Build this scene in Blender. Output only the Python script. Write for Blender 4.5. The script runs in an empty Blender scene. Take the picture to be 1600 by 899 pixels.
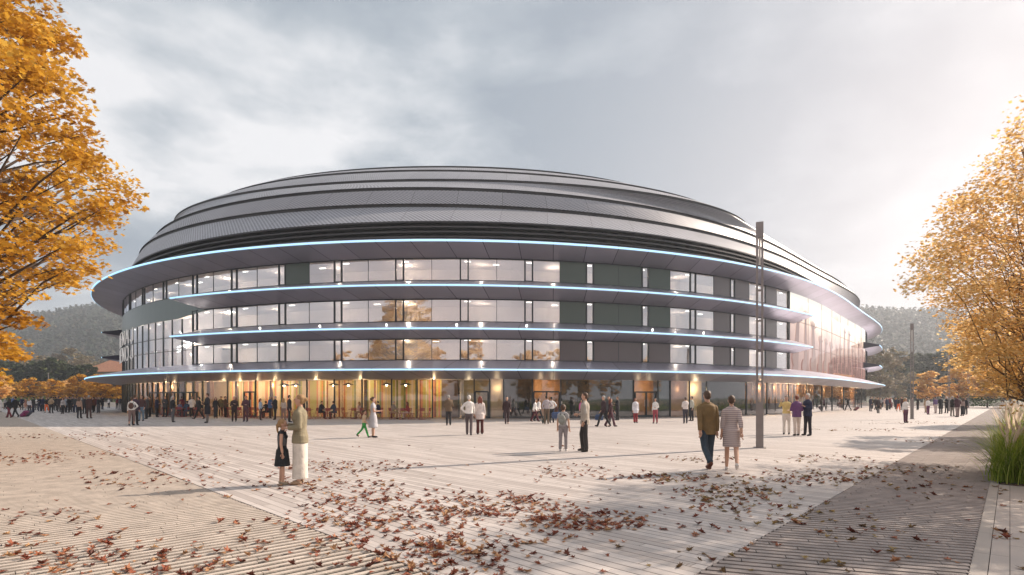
import bpy, bmesh, math, random
import numpy as np
from mathutils import Vector, Matrix
R = math.radians
random.seed(7); rng = np.random.default_rng(7)
scene = bpy.context.scene
F = 880.0            # focal length in 1600-px image widths
CH = 1.65            # camera height

# ------------------------------------------------------------------ camera
cam_d = bpy.data.cameras.new('camera'); cam = bpy.data.objects.new('camera', cam_d)
scene.collection.objects.link(cam); scene.camera = cam
cam.location = (0, 0, CH); cam.rotation_euler = (R(90), 0, 0)
cam_d.sensor_width = 36; cam_d.lens = 36 * F / 1600
cam_d.shift_y = (622 - 449.5) / 1600
cam_d.clip_start = 0.1; cam_d.clip_end = 6000
# ------------------------------------------------------------------ exposure
scene.view_settings.view_transform = 'Standard'; scene.view_settings.look = 'None'
scene.view_settings.gamma = 1; scene.view_settings.use_curve_mapping = False
scene.view_settings.exposure = 0.76
scene.render.engine = 'CYCLES'
scene.cycles.max_bounces = 8; scene.cycles.diffuse_bounces = 3; scene.cycles.glossy_bounces = 4
scene.cycles.transparent_max_bounces = 12; scene.cycles.transmission_bounces = 4
scene.cycles.volume_bounces = 0
scene.render.resolution_x = 1024; scene.render.resolution_y = 575
# ------------------------------------------------------------------ sun + sky
SUN_DIR = Vector((0.89, 0.45, 0)).normalized() * math.cos(R(31)) + Vector((0, 0, math.sin(R(31))))
sun_d = bpy.data.lights.new('sun', 'SUN'); sun = bpy.data.objects.new('sun', sun_d)
scene.collection.objects.link(sun)
sun_d.energy = 5.0; sun_d.angle = R(0.6); sun_d.color = (1.0, 0.83, 0.68)
sun.rotation_euler = SUN_DIR.to_track_quat('Z', 'Y').to_euler()
sun.location = SUN_DIR * 200

world = bpy.data.worlds.new('World'); scene.world = world; world.use_nodes = True
nt = world.node_tree; nt.nodes.clear()
def N(nt, t, **kw):
    n = nt.nodes.new(t)
    for k, v in kw.items():
        if k.startswith('i_'): n.inputs[int(k[2:])].default_value = v
        else: setattr(n, k, v)
    return n
def L(nt, a, b): nt.links.new(a, b)
def MATH(nt, op, a, b=None, c=None, clamp=False):
    n = nt.nodes.new('ShaderNodeMath'); n.operation = op; n.use_clamp = clamp
    for i, v in enumerate((a, b, c)):
        if v is None: continue
        if isinstance(v, (int, float)): n.inputs[i].default_value = v
        else: nt.links.new(v, n.inputs[i])
    return n.outputs[0]
def RAMP(nt, fac, stops, interp='LINEAR'):
    n = nt.nodes.new('ShaderNodeValToRGB'); n.color_ramp.interpolation = interp
    els = n.color_ramp.elements
    while len(els) > 1: els.remove(els[-1])
    els[0].position = stops[0][0]; els[0].color = tuple(stops[0][1]) + ((1,) if len(stops[0][1]) == 3 else ())
    for p, c in stops[1:]:
        e = els.new(p); e.color = tuple(c) + ((1,) if len(c) == 3 else ())
    nt.links.new(fac, n.inputs[0]); return n.outputs[0]
def MIX(nt, fac, a, b, blend='MIX'):
    n = nt.nodes.new('ShaderNodeMix'); n.data_type = 'RGBA'; n.blend_type = blend
    for i, v in ((0, fac), (6, a), (7, b)):
        if isinstance(v, (int, float)): n.inputs[i].default_value = v
        elif isinstance(v, tuple): n.inputs[i].default_value = v + (1,) if len(v) == 3 else v
        else: nt.links.new(v, n.inputs[i])
    return n.outputs[2]
def NOISE(nt, vec, scale, detail=4, rough=.5, dist=0.0):
    n = nt.nodes.new('ShaderNodeTexNoise'); n.inputs['Scale'].default_value = scale
    n.inputs['Detail'].default_value = detail; n.inputs['Roughness'].default_value = rough
    n.inputs['Distortion'].default_value = dist
    if vec is not None: nt.links.new(vec, n.inputs['Vector'])
    return n.outputs['Fac']

tc = N(nt, 'ShaderNodeTexCoord'); sep = N(nt, 'ShaderNodeSeparateXYZ'); L(nt, tc.outputs['Generated'], sep.inputs[0])
zz = MATH(nt, 'MAXIMUM', sep.outputs[2], 0.0); zd = MATH(nt, 'ADD', zz, 0.16)
cx_ = MATH(nt, 'DIVIDE', sep.outputs[0], zd); cy_ = MATH(nt, 'DIVIDE', sep.outputs[1], zd)
comb = N(nt, 'ShaderNodeCombineXYZ'); L(nt, cx_, comb.inputs[0]); L(nt, cy_, comb.inputs[1]); comb.inputs[2].default_value = 3.7
cl = NOISE(nt, comb.outputs[0], 0.62, 9, .52, .35)
cl2 = NOISE(nt, comb.outputs[0], 2.3, 8, .6, .2)
clm = MATH(nt, 'ADD', MATH(nt, 'MULTIPLY', cl, .78), MATH(nt, 'MULTIPLY', cl2, .22))
cloud = RAMP(nt, clm, [(0.44, (.225, .27, .32)), (0.485, (.33, .37, .41)), (0.52, (.49, .515, .54)), (0.56, (.71, .705, .71))])
# brightness toward the sun
dot = N(nt, 'ShaderNodeVectorMath', operation='DOT_PRODUCT'); L(nt, tc.outputs['Generated'], dot.inputs[0])
sd = Vector((0.80, 0.56, 0.16)).normalized(); dot.inputs[1].default_value = sd
glow = MATH(nt, 'POWER', MATH(nt, 'MAXIMUM', dot.outputs['Value'], 0.0), 6.0)
cloud = MIX(nt, MATH(nt, 'MULTIPLY', glow, .88, clamp=True), cloud, (.78, .69, .66))
low = RAMP(nt, zz, [(0.0, (1, 1, 1)), (0.22, (0, 0, 0))])
cloud = MIX(nt, MATH(nt, 'MULTIPLY', low, .55), cloud, (.58, .58, .60))
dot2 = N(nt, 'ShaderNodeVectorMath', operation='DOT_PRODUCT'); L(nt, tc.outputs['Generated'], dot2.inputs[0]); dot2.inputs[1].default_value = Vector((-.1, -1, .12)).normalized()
rear_fill = MATH(nt, 'POWER', MATH(nt, 'MAXIMUM', dot2.outputs['Value'], 0.0), 3.0)
cloud = MIX(nt, MATH(nt, 'MULTIPLY', rear_fill, .8, clamp=True), cloud, (.86, .70, .64))  # peach glow added behind the camera to brighten window reflections and facade
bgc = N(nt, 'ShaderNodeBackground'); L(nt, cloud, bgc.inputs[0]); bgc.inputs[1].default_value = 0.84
sky = N(nt, 'ShaderNodeTexSky'); sky.sky_type = 'NISHITA'; sky.sun_disc = False
sky.sun_elevation = R(31); sky.sun_rotation = math.atan2(SUN_DIR.x, SUN_DIR.y)
bgs = N(nt, 'ShaderNodeBackground'); L(nt, sky.outputs[0], bgs.inputs[0]); bgs.inputs[1].default_value = 0.08
mixw = N(nt, 'ShaderNodeMixShader')
cover = RAMP(nt, clm, [(0.30, (.97, .97, .97)), (0.62, (.86, .86, .86))])
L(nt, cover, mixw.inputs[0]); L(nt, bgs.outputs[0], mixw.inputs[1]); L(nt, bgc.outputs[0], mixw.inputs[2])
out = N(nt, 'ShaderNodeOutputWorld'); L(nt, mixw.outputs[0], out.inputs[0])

# ------------------------------------------------------------------ helpers
COL = scene.collection
def at(px, py, z=0.0):
    """a point of the plaza from its place in the photograph (used while laying out the plan)"""
    Y = F * (CH - z) / (py - 622); return Vector(((px - 800) / F * Y, Y, z))
def tag(o, label=None, cat=None, group=None, kind=None):
    if label: o['label'] = label
    if cat: o['category'] = cat
    if group: o['group'] = group
    if kind: o['kind'] = kind
    return o
def empty(name, loc=(0, 0, 0), rz=0.0, parent=None):
    o = bpy.data.objects.new(name, None); COL.objects.link(o); o.empty_display_size = .2
    o.location = loc; o.rotation_euler = (0, 0, rz)
    if parent: o.parent = parent
    return o
def link(name, me, mats=None, parent=None, loc=None):
    o = bpy.data.objects.new(name, me); COL.objects.link(o)
    if mats is not None and not me.materials:
        for m in (mats if isinstance(mats, (list, tuple)) else [mats]): me.materials.append(m)
    if parent: o.parent = parent
    if loc is not None: o.location = loc
    return o
class MB:
    def __init__(s): s.v = []; s.f = []; s.mi = []; s.uv = []
    def add(s, vs, fs, mi=0, uvs=None):
        b = len(s.v); s.v += [tuple(v) for v in vs]
        for i, f in enumerate(fs):
            s.f.append(tuple(b + k for k in f)); s.mi.append(mi)
            s.uv.append(uvs[i] if uvs else [(0, 0)] * len(f))
    def quad(s, a, b, c, d, mi=0, uv=None): s.add([a, b, c, d], [(0, 1, 2, 3)], mi, [uv] if uv else None)
    def box(s, c, h, rz=0.0, mi=0, M=None):
        hx, hy, hz = h; vs = []
        for x in (-hx, hx):
            for y in (-hy, hy):
                for z in (-hz, hz): vs.append(Vector((x, y, z)))
        if M is None: M = Matrix.Rotation(rz, 3, 'Z')
        vs = [M @ v + Vector(c) for v in vs]
        s.add(vs, [(0, 1, 3, 2), (4, 6, 7, 5), (0, 4, 5, 1), (2, 3, 7, 6), (0, 2, 6, 4), (1, 5, 7, 3)], mi)
    def tube(s, pts, rads, n=8, mi=0, cap=True, sy=1.0):
        pts = [Vector(p) for p in pts]
        if isinstance(rads, (int, float)): rads = [rads] * len(pts)
        rings = []
        t0 = (pts[1] - pts[0]).normalized()
        up = Vector((0, 1, 0)) if abs(t0.z) > .9 else Vector((0, 0, 1))
        a = t0.cross(up).normalized()
        vs = []
        for i, p in enumerate(pts):
            if i == 0: t = pts[1] - pts[0]
            elif i == len(pts) - 1: t = pts[-1] - pts[-2]
            else: t = (pts[i + 1] - pts[i - 1])
            t.normalize(); a = (a - t * a.dot(t)).normalized(); b = t.cross(a)
            for k in range(n):
                th = 2 * math.pi * k / n
                vs.append(p + (a * math.cos(th) + b * math.sin(th) * sy) * rads[i])
        fs = []
        for i in range(len(pts) - 1):
            for k in range(n):
                fs.append((i * n + k, i * n + (k + 1) % n, (i + 1) * n + (k + 1) % n, (i + 1) * n + k))
        if cap:
            fs.append(tuple(range(n - 1, -1, -1))); fs.append(tuple((len(pts) - 1) * n + k for k in range(n)))
        s.add(vs, fs, mi)
    def ball(s, c, r, n=12, m=8, mi=0, rot=None):
        rx, ry, rz = (r, r, r) if isinstance(r, (int, float)) else r
        vs = []; c = Vector(c)
        for i in range(1, m):
            ph = math.pi * i / m
            for k in range(n):
                th = 2 * math.pi * k / n
                v = Vector((rx * math.sin(ph) * math.cos(th), ry * math.sin(ph) * math.sin(th), rz * math.cos(ph)))
                if rot: v = rot @ v
                vs.append(v + c)
        top = Vector((0, 0, rz)); bot = Vector((0, 0, -rz))
        if rot: top = rot @ top; bot = rot @ bot
        vs += [top + c, bot + c]; T = len(vs) - 2; B = T + 1; fs = []
        for k in range(n):
            fs.append((T, k, (k + 1) % n))
            fs.append((B, (m - 2) * n + (k + 1) % n, (m - 2) * n + k))
        for i in range(m - 2):
            for k in range(n):
                fs.append((i * n + k, (i + 1) * n + k, (i + 1) * n + (k + 1) % n, i * n + (k + 1) % n))
        s.add(vs, fs, mi)
    def loft(s, rings, n=16, mi=0):
        """rings: (centre, rx, ry[, yaw]) horizontal ellipses, closed at both ends"""
        vs = []
        for r in rings:
            c = Vector(r[0]); yaw = r[3] if len(r) > 3 else 0
            for k in range(n):
                th = 2 * math.pi * k / n
                x = r[1] * math.cos(th); y = r[2] * math.sin(th)
                vs.append(c + Vector((x * math.cos(yaw) - y * math.sin(yaw), x * math.sin(yaw) + y * math.cos(yaw), 0)))
        fs = []
        for i in range(len(rings) - 1):
            for k in range(n):
                fs.append((i * n + k, i * n + (k + 1) % n, (i + 1) * n + (k + 1) % n, (i + 1) * n + k))
        fs.append(tuple(range(n - 1, -1, -1))); fs.append(tuple((len(rings) - 1) * n + k for k in range(n)))
        s.add(vs, fs, mi)
    def mesh(s, name, smooth=False):
        me = bpy.data.meshes.new(name); me.from_pydata(s.v, [], s.f)
        me.polygons.foreach_set('material_index', s.mi)
        uvl = me.uv_layers.new(name='UVMap')
        flat = [c for u in s.uv for p in u for c in p]
        uvl.data.foreach_set('uv', flat)
        if smooth: me.polygons.foreach_set('use_smooth', [True] * len(s.f))
        me.update(); return me
    def build_each(s, name, mats, parent=None):
        """every box of the builder as a mesh of its own"""
        out = []
        for k in range(0, len(s.v), 8):
            me = bpy.data.meshes.new(name); me.from_pydata(s.v[k:k + 8], [], [(0, 1, 3, 2), (4, 6, 7, 5), (0, 4, 5, 1), (2, 3, 7, 6), (0, 2, 6, 4), (1, 5, 7, 3)]); out.append(link(name, me, mats, parent))
        return out
    def build(s, name, mats, parent=None, smooth=False, loc=None):
        return link(name, s.mesh(name, smooth), mats, parent, loc)

# ------------------------------------------------------------------ materials
_M = {}
def newmat(name):
    m = bpy.data.materials.new(name); m.use_nodes = True; t = m.node_tree
    b = t.nodes['Principled BSDF']; return m, t, b
def mat(name, col, rough=.6, metal=0.0, var=0.0, vscale=4.0, bump=0.0, bscale=40.0, spec=None):
    if name in _M: return _M[name]
    m, t, b = newmat(name); b.inputs['Base Color'].default_value = tuple(col) + (1,)
    b.inputs['Roughness'].default_value = rough; b.inputs['Metallic'].default_value = metal
    if spec is not None: b.inputs['Specular IOR Level'].default_value = spec
    tcn = N(t, 'ShaderNodeTexCoord')
    if var:
        f = NOISE(t, tcn.outputs['Object'], vscale, 5, .6)
        c = RAMP(t, f, [(.3, tuple(max(0, x * (1 - var)) for x in col)), (.7, tuple(min(1, x * (1 + var)) for x in col))])
        L(t, c, b.inputs['Base Color'])
    if bump:
        f = NOISE(t, tcn.outputs['Object'], bscale, 4, .6); bn = N(t, 'ShaderNodeBump'); bn.inputs['Strength'].default_value = bump
        bn.inputs['Distance'].default_value = .02
        L(t, f, bn.inputs['Height']); L(t, bn.outputs[0], b.inputs['Normal'])
    _M[name] = m; return m
def emis(name, col, s, base=(.5, .5, .5)):
    if name in _M: return _M[name]
    m, t, b = newmat(name); b.inputs['Base Color'].default_value = tuple(base) + (1,)
    b.inputs['Emission Color'].default_value = tuple(col) + (1,); b.inputs['Emission Strength'].default_value = s
    _M[name] = m; return m
def cloth(col, rough=.85):
    key = 'cloth_%02x%02x%02x' % tuple(int(c * 255) for c in col)
    if key in _M: return _M[key]
    return mat(key, col, rough, 0, .16, 7.0, .9, 11.0)
def glassmat(name, tint=(.8, .85, .88), base=.30, rough=.0):
    m, t, b = newmat(name); t.nodes.remove(b)
    g = N(t, 'ShaderNodeBsdfGlossy'); g.inputs['Roughness'].default_value = rough; g.inputs['Color'].default_value = (.95, .95, 1, 1)
    tr = N(t, 'ShaderNodeBsdfTransparent'); tr.inputs[0].default_value = tint + (1,)
    fr = N(t, 'ShaderNodeFresnel'); fr.inputs[0].default_value = 1.5
    fac = MATH(t, 'ADD', MATH(t, 'MULTIPLY', fr.outputs[0], .9), base, clamp=True)
    # slight waviness of float glass
    tcn = N(t, 'ShaderNodeTexCoord'); f = NOISE(t, tcn.outputs['Object'], .35, 2, .5)
    bn = N(t, 'ShaderNodeBump'); bn.inputs['Strength'].default_value = .05; bn.inputs['Distance'].default_value = .1
    L(t, f, bn.inputs['Height']); L(t, bn.outputs[0], g.inputs['Normal'])
    mx = N(t, 'ShaderNodeMixShader'); L(t, fac, mx.inputs[0]); L(t, tr.outputs[0], mx.inputs[1]); L(t, g.outputs[0], mx.inputs[2])
    L(t, mx.outputs[0], t.nodes['Material Output'].inputs[0]); _M[name] = m; return m
def seam_mat(name, col, rough, metal, pitch, width, seamcol, pv=.12, vdots=None, vpitch=None):
    """metal sheet whose panels (uv.x in metres along the ring) differ slightly, with dark joints"""
    m, t, b = newmat(name); uv = N(t, 'ShaderNodeUVMap'); s = N(t, 'ShaderNodeSeparateXYZ'); L(t, uv.outputs[0], s.inputs[0])
    u = MATH(t, 'DIVIDE', s.outputs[0], pitch); fr = MATH(t, 'FRACT', u); fl = MATH(t, 'FLOOR', u)
    wn = N(t, 'ShaderNodeTexWhiteNoise', noise_dimensions='1D'); L(t, fl, wn.inputs['W'])
    k = MATH(t, 'ADD', MATH(t, 'MULTIPLY', wn.outputs['Value'], 2 * pv), 1 - pv)
    nz = NOISE(t, uv.outputs[0], .35, 4, .6)
    k = MATH(t, 'MULTIPLY', k, MATH(t, 'ADD', MATH(t, 'MULTIPLY', nz, .24), .88))
    base = N(t, 'ShaderNodeVectorMath', operation='SCALE'); base.inputs[0].default_value = col; L(t, k, base.inputs['Scale'])
    seam = MATH(t, 'LESS_THAN', fr, width / pitch)
    if vpitch:
        fv = MATH(t, 'FRACT', MATH(t, 'DIVIDE', s.outputs[1], vpitch)); seam = MATH(t, 'MAXIMUM', seam, MATH(t, 'LESS_THAN', fv, .02 / vpitch))
    c = MIX(t, seam, base.outputs[0], tuple(seamcol))
    if vdots:
        # punched round holes, staggered rows
        row = MATH(t, 'DIVIDE', s.outputs[1], vdots); ro = MATH(t, 'FLOOR', row)
        uu = MATH(t, 'ADD', MATH(t, 'DIVIDE', s.outputs[0], vdots * 1.15), MATH(t, 'MULTIPLY', MATH(t, 'MODULO', ro, 2.0), .5))
        dx = MATH(t, 'SUBTRACT', MATH(t, 'FRACT', uu), .5); dy = MATH(t, 'SUBTRACT', MATH(t, 'FRACT', row), .5)
        rr = MATH(t, 'SQRT', MATH(t, 'ADD', MATH(t, 'MULTIPLY', dx, dx), MATH(t, 'MULTIPLY', dy, dy)))
        hole = MATH(t, 'LESS_THAN', rr, .30)
        c = MIX(t, hole, c, (.035, .035, .04))
        L(t, MATH(t, 'MULTIPLY', MATH(t, 'SUBTRACT', 1.0, hole), metal), b.inputs['Metallic'])
    else: b.inputs['Metallic'].default_value = metal
    L(t, c, b.inputs['Base Color']); b.inputs['Roughness'].default_value = rough
    _M[name] = m; return m
# ================================================================== GROUND
VD = Vector((-840, F, 0)).normalized()       # direction of the timber planks
SD = Vector((778, F, 0)).normalized()        # direction of the tree-lined strip
def plank_mat():
    m, t, b = newmat('plank_paving'); g = N(t, 'ShaderNodeNewGeometry')
    mp = N(t, 'ShaderNodeMapping'); mp.vector_type = 'POINT'; ang = math.atan2(VD.y, VD.x)
    mp.inputs['Rotation'].default_value = (0, 0, -ang); L(t, g.outputs['Position'], mp.inputs[0])
    s = N(t, 'ShaderNodeSeparateXYZ'); L(t, mp.outputs[0], s.inputs[0])
    row = MATH(t, 'DIVIDE', s.outputs[1], .145); fl = MATH(t, 'FLOOR', row); fr = MATH(t, 'FRACT', row)
    wn = N(t, 'ShaderNodeTexWhiteNoise', noise_dimensions='1D'); L(t, fl, wn.inputs['W'])
    seg = MATH(t, 'ADD', MATH(t, 'DIVIDE', s.outputs[0], 2.4), MATH(t, 'MULTIPLY', wn.outputs['Value'], 7.3))
    sfl = MATH(t, 'FLOOR', seg); sfr = MATH(t, 'FRACT', seg)
    wn2 = N(t, 'ShaderNodeTexWhiteNoise', noise_dimensions='2D'); cb = N(t, 'ShaderNodeCombineXYZ'); L(t, fl, cb.inputs[0]); L(t, sfl, cb.inputs[1]); L(t, cb.outputs[0], wn2.inputs['Vector'])
    sc = N(t, 'ShaderNodeMapping'); sc.inputs['Scale'].default_value = (.55, 14, 1); L(t, mp.outputs[0], sc.inputs[0])
    grain = NOISE(t, sc.outputs[0], 1.6, 6, .65)
    big = NOISE(t, g.outputs['Position'], .22, 5, .6)
    c = RAMP(t, MATH(t, 'ADD', MATH(t, 'MULTIPLY', wn2.outputs['Value'], .40), MATH(t, 'MULTIPLY', grain, .6)),
             [(.15, (.28, .245, .23)), (.5, (.46, .42, .40)), (.85, (.61, .565, .54))])
    c = MIX(t, MATH(t, 'MULTIPLY', big, .35), c, (.40, .36, .33))
    st = RAMP(t, NOISE(t, g.outputs['Position'], .8, 7, .7, .6), [(.56, (0, 0, 0)), (.68, (1, 1, 1))]); c = MIX(t, MATH(t, 'MULTIPLY', st, .22), c, (.26, .23, .21))
    gw = MATH(t, 'ADD', MATH(t, 'MULTIPLY', wn.outputs['Value'], .10), .05)
    gap = MATH(t, 'LESS_THAN', fr, gw); gap2 = MATH(t, 'LESS_THAN', sfr, .004)
    gp = MATH(t, 'MAXIMUM', gap, gap2)
    c = MIX(t, MATH(t, 'MULTIPLY', gp, .8), c, (.07, .055, .045))
    L(t, c, b.inputs['Base Color']); b.inputs['Roughness'].default_value = .62
    bn = N(t, 'ShaderNodeBump'); bn.inputs['Strength'].default_value = .5; bn.inputs['Distance'].default_value = .01
    L(t, MATH(t, 'SUBTRACT', MATH(t, 'MULTIPLY', grain, .5), gp), bn.inputs['Height']); L(t, bn.outputs[0], b.inputs['Normal'])
    return m
def slab_mat(name, ang, w, h, col, joint=(.12, .10, .09)):
    m, t, b = newmat(name); g = N(t, 'ShaderNodeNewGeometry'); mp = N(t, 'ShaderNodeMapping'); mp.inputs['Rotation'].default_value = (0, 0, -ang)
    L(t, g.outputs['Position'], mp.inputs[0]); br = N(t, 'ShaderNodeTexBrick'); L(t, mp.outputs[0], br.inputs['Vector'])
    br.inputs['Scale'].default_value = 1; br.inputs['Brick Width'].default_value = w; br.inputs['Row Height'].default_value = h
    br.inputs['Mortar Size'].default_value = .005; br.inputs['Color1'].default_value = tuple(c * .92 for c in col) + (1,)
    br.inputs['Color2'].default_value = tuple(min(1, c * 1.06) for c in col) + (1,); br.inputs['Mortar'].default_value = joint + (1,)
    n1 = NOISE(t, g.outputs['Position'], .7, 6, .65); n2 = NOISE(t, g.outputs['Position'], 90, 3, .7)
    c = MIX(t, MATH(t, 'MULTIPLY', n1, .4), br.outputs[0], tuple(c * .62 for c in col))
    c = MIX(t, MATH(t, 'MULTIPLY', n2, .25), c, tuple(c * .5 for c in col))
    L(t, c, b.inputs['Base Color']); b.inputs['Roughness'].default_value = .75
    bn = N(t, 'ShaderNodeBump'); bn.inputs['Strength'].default_value = .25; bn.inputs['Distance'].default_value = .005
    L(t, n2, bn.inputs['Height']); L(t, bn.outputs[0], b.inputs['Normal']); return m
def grassy():
    m, t, b = newmat('meadow'); g = N(t, 'ShaderNodeNewGeometry'); n1 = NOISE(t, g.outputs['Position'], .03, 8, .65)
    c = RAMP(t, n1, [(.35, (.035, .055, .02)), (.55, (.07, .09, .03)), (.7, (.12, .11, .05))]); L(t, c, b.inputs['Base Color'])
    b.inputs['Roughness'].default_value = .95; return m
def poly(name, pts, z, m, kind='structure', thick=0.0):
    mb = MB(); n = len(pts); vs = [(p[0], p[1], z) for p in pts]
    fs = [tuple(range(n))]
    if thick:
        vs += [(p[0], p[1], z - thick) for p in pts]
        for i in range(n): fs.append((i, i + n, (i + 1) % n + n, (i + 1) % n))
    mb.add(vs, fs); o = mb.build(name, m); tag(o, kind=kind); return o

poly('ground', [(-1400, -300), (1400, -300), (1400, 1200), (-1400, 1200)], -.10, grassy())
soil = mat('dark_gravel', (.030, .025, .021), .95, 0, .4, 30, .6, 80)
poly('gravel_bed', [(-120, -30), (150, -30), (230, 215), (-230, 215)], -.013, soil)
# left grate edge and right strip edges
E0 = at(632, 880); ED = Vector((-853, F, 0)).normalized()
L0 = at(1083, 899); R0 = at(1513, 899)
def along(p, d, k): return p + d * k
plm = plank_mat()
a1 = along(E0, ED, 118); b1 = along(L0, SD, 210)
_q = ((L0.x - E0.x) * SD.y - (L0.y - E0.y) * SD.x) / (ED.x * SD.y - ED.y * SD.x); a0 = along(E0, ED, _q)   # where both edges meet
poly('plaza_paving', [a0, b1, (b1.x - 60, b1.y + 6), (-60, 200), (a1.x + 15, a1.y + 60), a1], 0.0, plm, thick=.05)
barm = mat('bar_paver', (.48, .42, .365), .7, 0, .22, 3.0, .35, 90)
U1 = Vector((950, F, 0)).normalized()
def bars_left():
    mb = MB(); j = -70; step = .132 / abs(ED.dot(Vector((-U1.y, U1.x, 0))))
    for j in range(-60, 1000):
        p = E0 + ED * (j * step)
        if p.y < a0.y: continue
        w = .032; nrm = Vector((-U1.y, U1.x, 0)); off = .02
        if j < 190:      # near bars are laid in lengths
            s = .02; k = rng.uniform(.5, 1.5)
            while s < 24:
                e = s + k; mb.box(p - U1 * ((s + e) / 2), ((e - s) / 2 - .004, w, .026), math.atan2(U1.y, U1.x), 0); mb_shift = 0; s = e; k = 1.6
            mb.box(p - U1 * (s + 23), (23, w, .026), math.atan2(U1.y, U1.x))
        else:
            mb.box(p - U1 * 50, (50, w, .026), math.atan2(U1.y, U1.x))
    mb.v = [(x, y, z - .026) for x, y, z in mb.v]
    o = mb.build('bar_paving', barm); tag(o, kind='structure')
bars_left()
barm2 = mat('bar_paver_grey', (.29, .25, .235), .7, 0, .22, 3.0, .35, 90)
U2 = Vector((-2600, F, 0)).normalized()
def bars_right():
    mb = MB(); wid = None; step = .135
    # length of a bar across the strip
    n = Vector((-SD.y, SD.x, 0)); length = (L0 - R0).dot(n) / U2.dot(n)
    stp = step / abs(SD.dot(Vector((-U2.y, U2.x, 0))))
    for j in range(-14, 1150):
        p = R0 + SD * (j * stp); ang = math.atan2(U2.y, U2.x)
        if j < 170:
            s = 0.0; k = .25 + .33 * (j % 3)
            while s < length - .01:
                e = min(s + k, length); mb.box(p + U2 * ((s + e) / 2), (max(.01, (e - s) / 2 - .005), .044, .026), ang); s = e; k = 1.0
        else: mb.box(p + U2 * (length / 2), (length / 2, .040, .026), ang)
    mb.v = [(x, y, z - .026) for x, y, z in mb.v]
    o = mb.build('strip_paving', barm2); tag(o, kind='structure')
bars_right()
RN = Vector((SD.y, -SD.x, 0))
k0 = R0 + RN * .0; k1 = R0 + RN * .13; k2 = R0 + RN * .137
slm = slab_mat('slab_paving', math.atan2(SD.y, SD.x), 1.2, 1.2, (.50, .44, .40))
poly('path_edging', [k0 - SD * 8, k1 - SD * 8, k1 + SD * 200, k0 + SD * 200], 0.0, slab_mat('edging', math.atan2(SD.y, SD.x), 1.2, 9, (.46, .41, .37)), thick=.05)
bed0 = R0 + SD * 7.45 + RN * .16
poly('slab_path', [k2 - SD * 8, k2 - SD * 8 + RN * 30, bed0 + RN * 30, k2 + SD * 7.45], 0.0, slm, thick=.05)
poly('far_path', [(-260, 118), (-75, 112), (-70, 122), (-260, 135)], .01, slab_mat('far_paving', 0, 2, 2, (.55, .50, .45)))
# planting bed soil
bs = mat('bed_soil', (.05, .04, .025), .95, 0, .4, 8, .5, 30)
poly('planting_bed', [bed0, bed0 + RN * 30, bed0 + RN * 30 + SD * 200, bed0 + SD * 200], .03, bs, thick=.08)

# ================================================================== ARENA
CX, CY = 8.0, 112.0
def Rt(t): return 64.504 - 2.207 * np.cos(2 * t) + 10.376 * np.sin(2 * t) + .923 * np.cos(4 * t) + .159 * np.sin(4 * t)
def ring(t, kx=1.0, ky=None, z=0.0, c=(CX, CY), tx=0.0, ty=0.0):
    if ky is None: ky = kx
    t = np.asarray(t, float); r = Rt(t); X = c[0] + np.cos(t) * r * kx; Y = c[1] + np.sin(t) * r * ky
    Z = z + tx * (X - 8) / 60 + ty * (Y - 112) / 70
    return np.stack([X, Y, Z + 0 * X], -1)
KW = .96
_t = np.linspace(-math.pi * 1.25, math.pi * .75, 6001)
_w = ring(_t, KW); _s = np.r_[0, np.cumsum(np.hypot(*(np.diff(_w[:, :2], axis=0)).T))]
_px = 800 + F * _w[:, 0] / _w[:, 1]
_front = (_t > R(-172)) & (_t < R(22))
iL = np.argmin(np.where(_front, _px, 1e9)); iR = np.argmax(np.where(_front, _px, -1e9))
def t_at_px(px): return float(np.interp(px, _px[iL:iR + 1], _t[iL:iR + 1]))
def s_at_t(t): return float(np.interp(t, _t, _s))
def t_at_s(s): return float(np.interp(s, _s, _t))
TOT = _s[-1]
def strip(mb, ta, tb, fa, fb, n, mi=0, uva=0.0, uvb=1.0, flip=False):
    """surface between two rings fa(t), fb(t)"""
    ts = np.linspace(ta, tb, n + 1); A = fa(ts); B = fb(ts); S = [s_at_t(x) for x in ts]
    vs = [tuple(p) for p in A] + [tuple(p) for p in B]; fs = []; uv = []
    for i in range(n):
        q = (i, i + 1, n + 2 + i, n + 1 + i); u = [(S[i], uva), (S[i + 1], uva), (S[i + 1], uvb), (S[i], uvb)]
        if flip: q = q[::-1]; u = u[::-1]
        fs.append(q); uv.append(u)
    mb.add(vs, fs, mi, uv)
FULL = (-math.pi * 1.25, math.pi * .75)
arena = empty('arena', (0, 0, 0)); tag(arena, 'large oval arena with dark banded metal roof and blue-lit canopies', 'arena')

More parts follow.
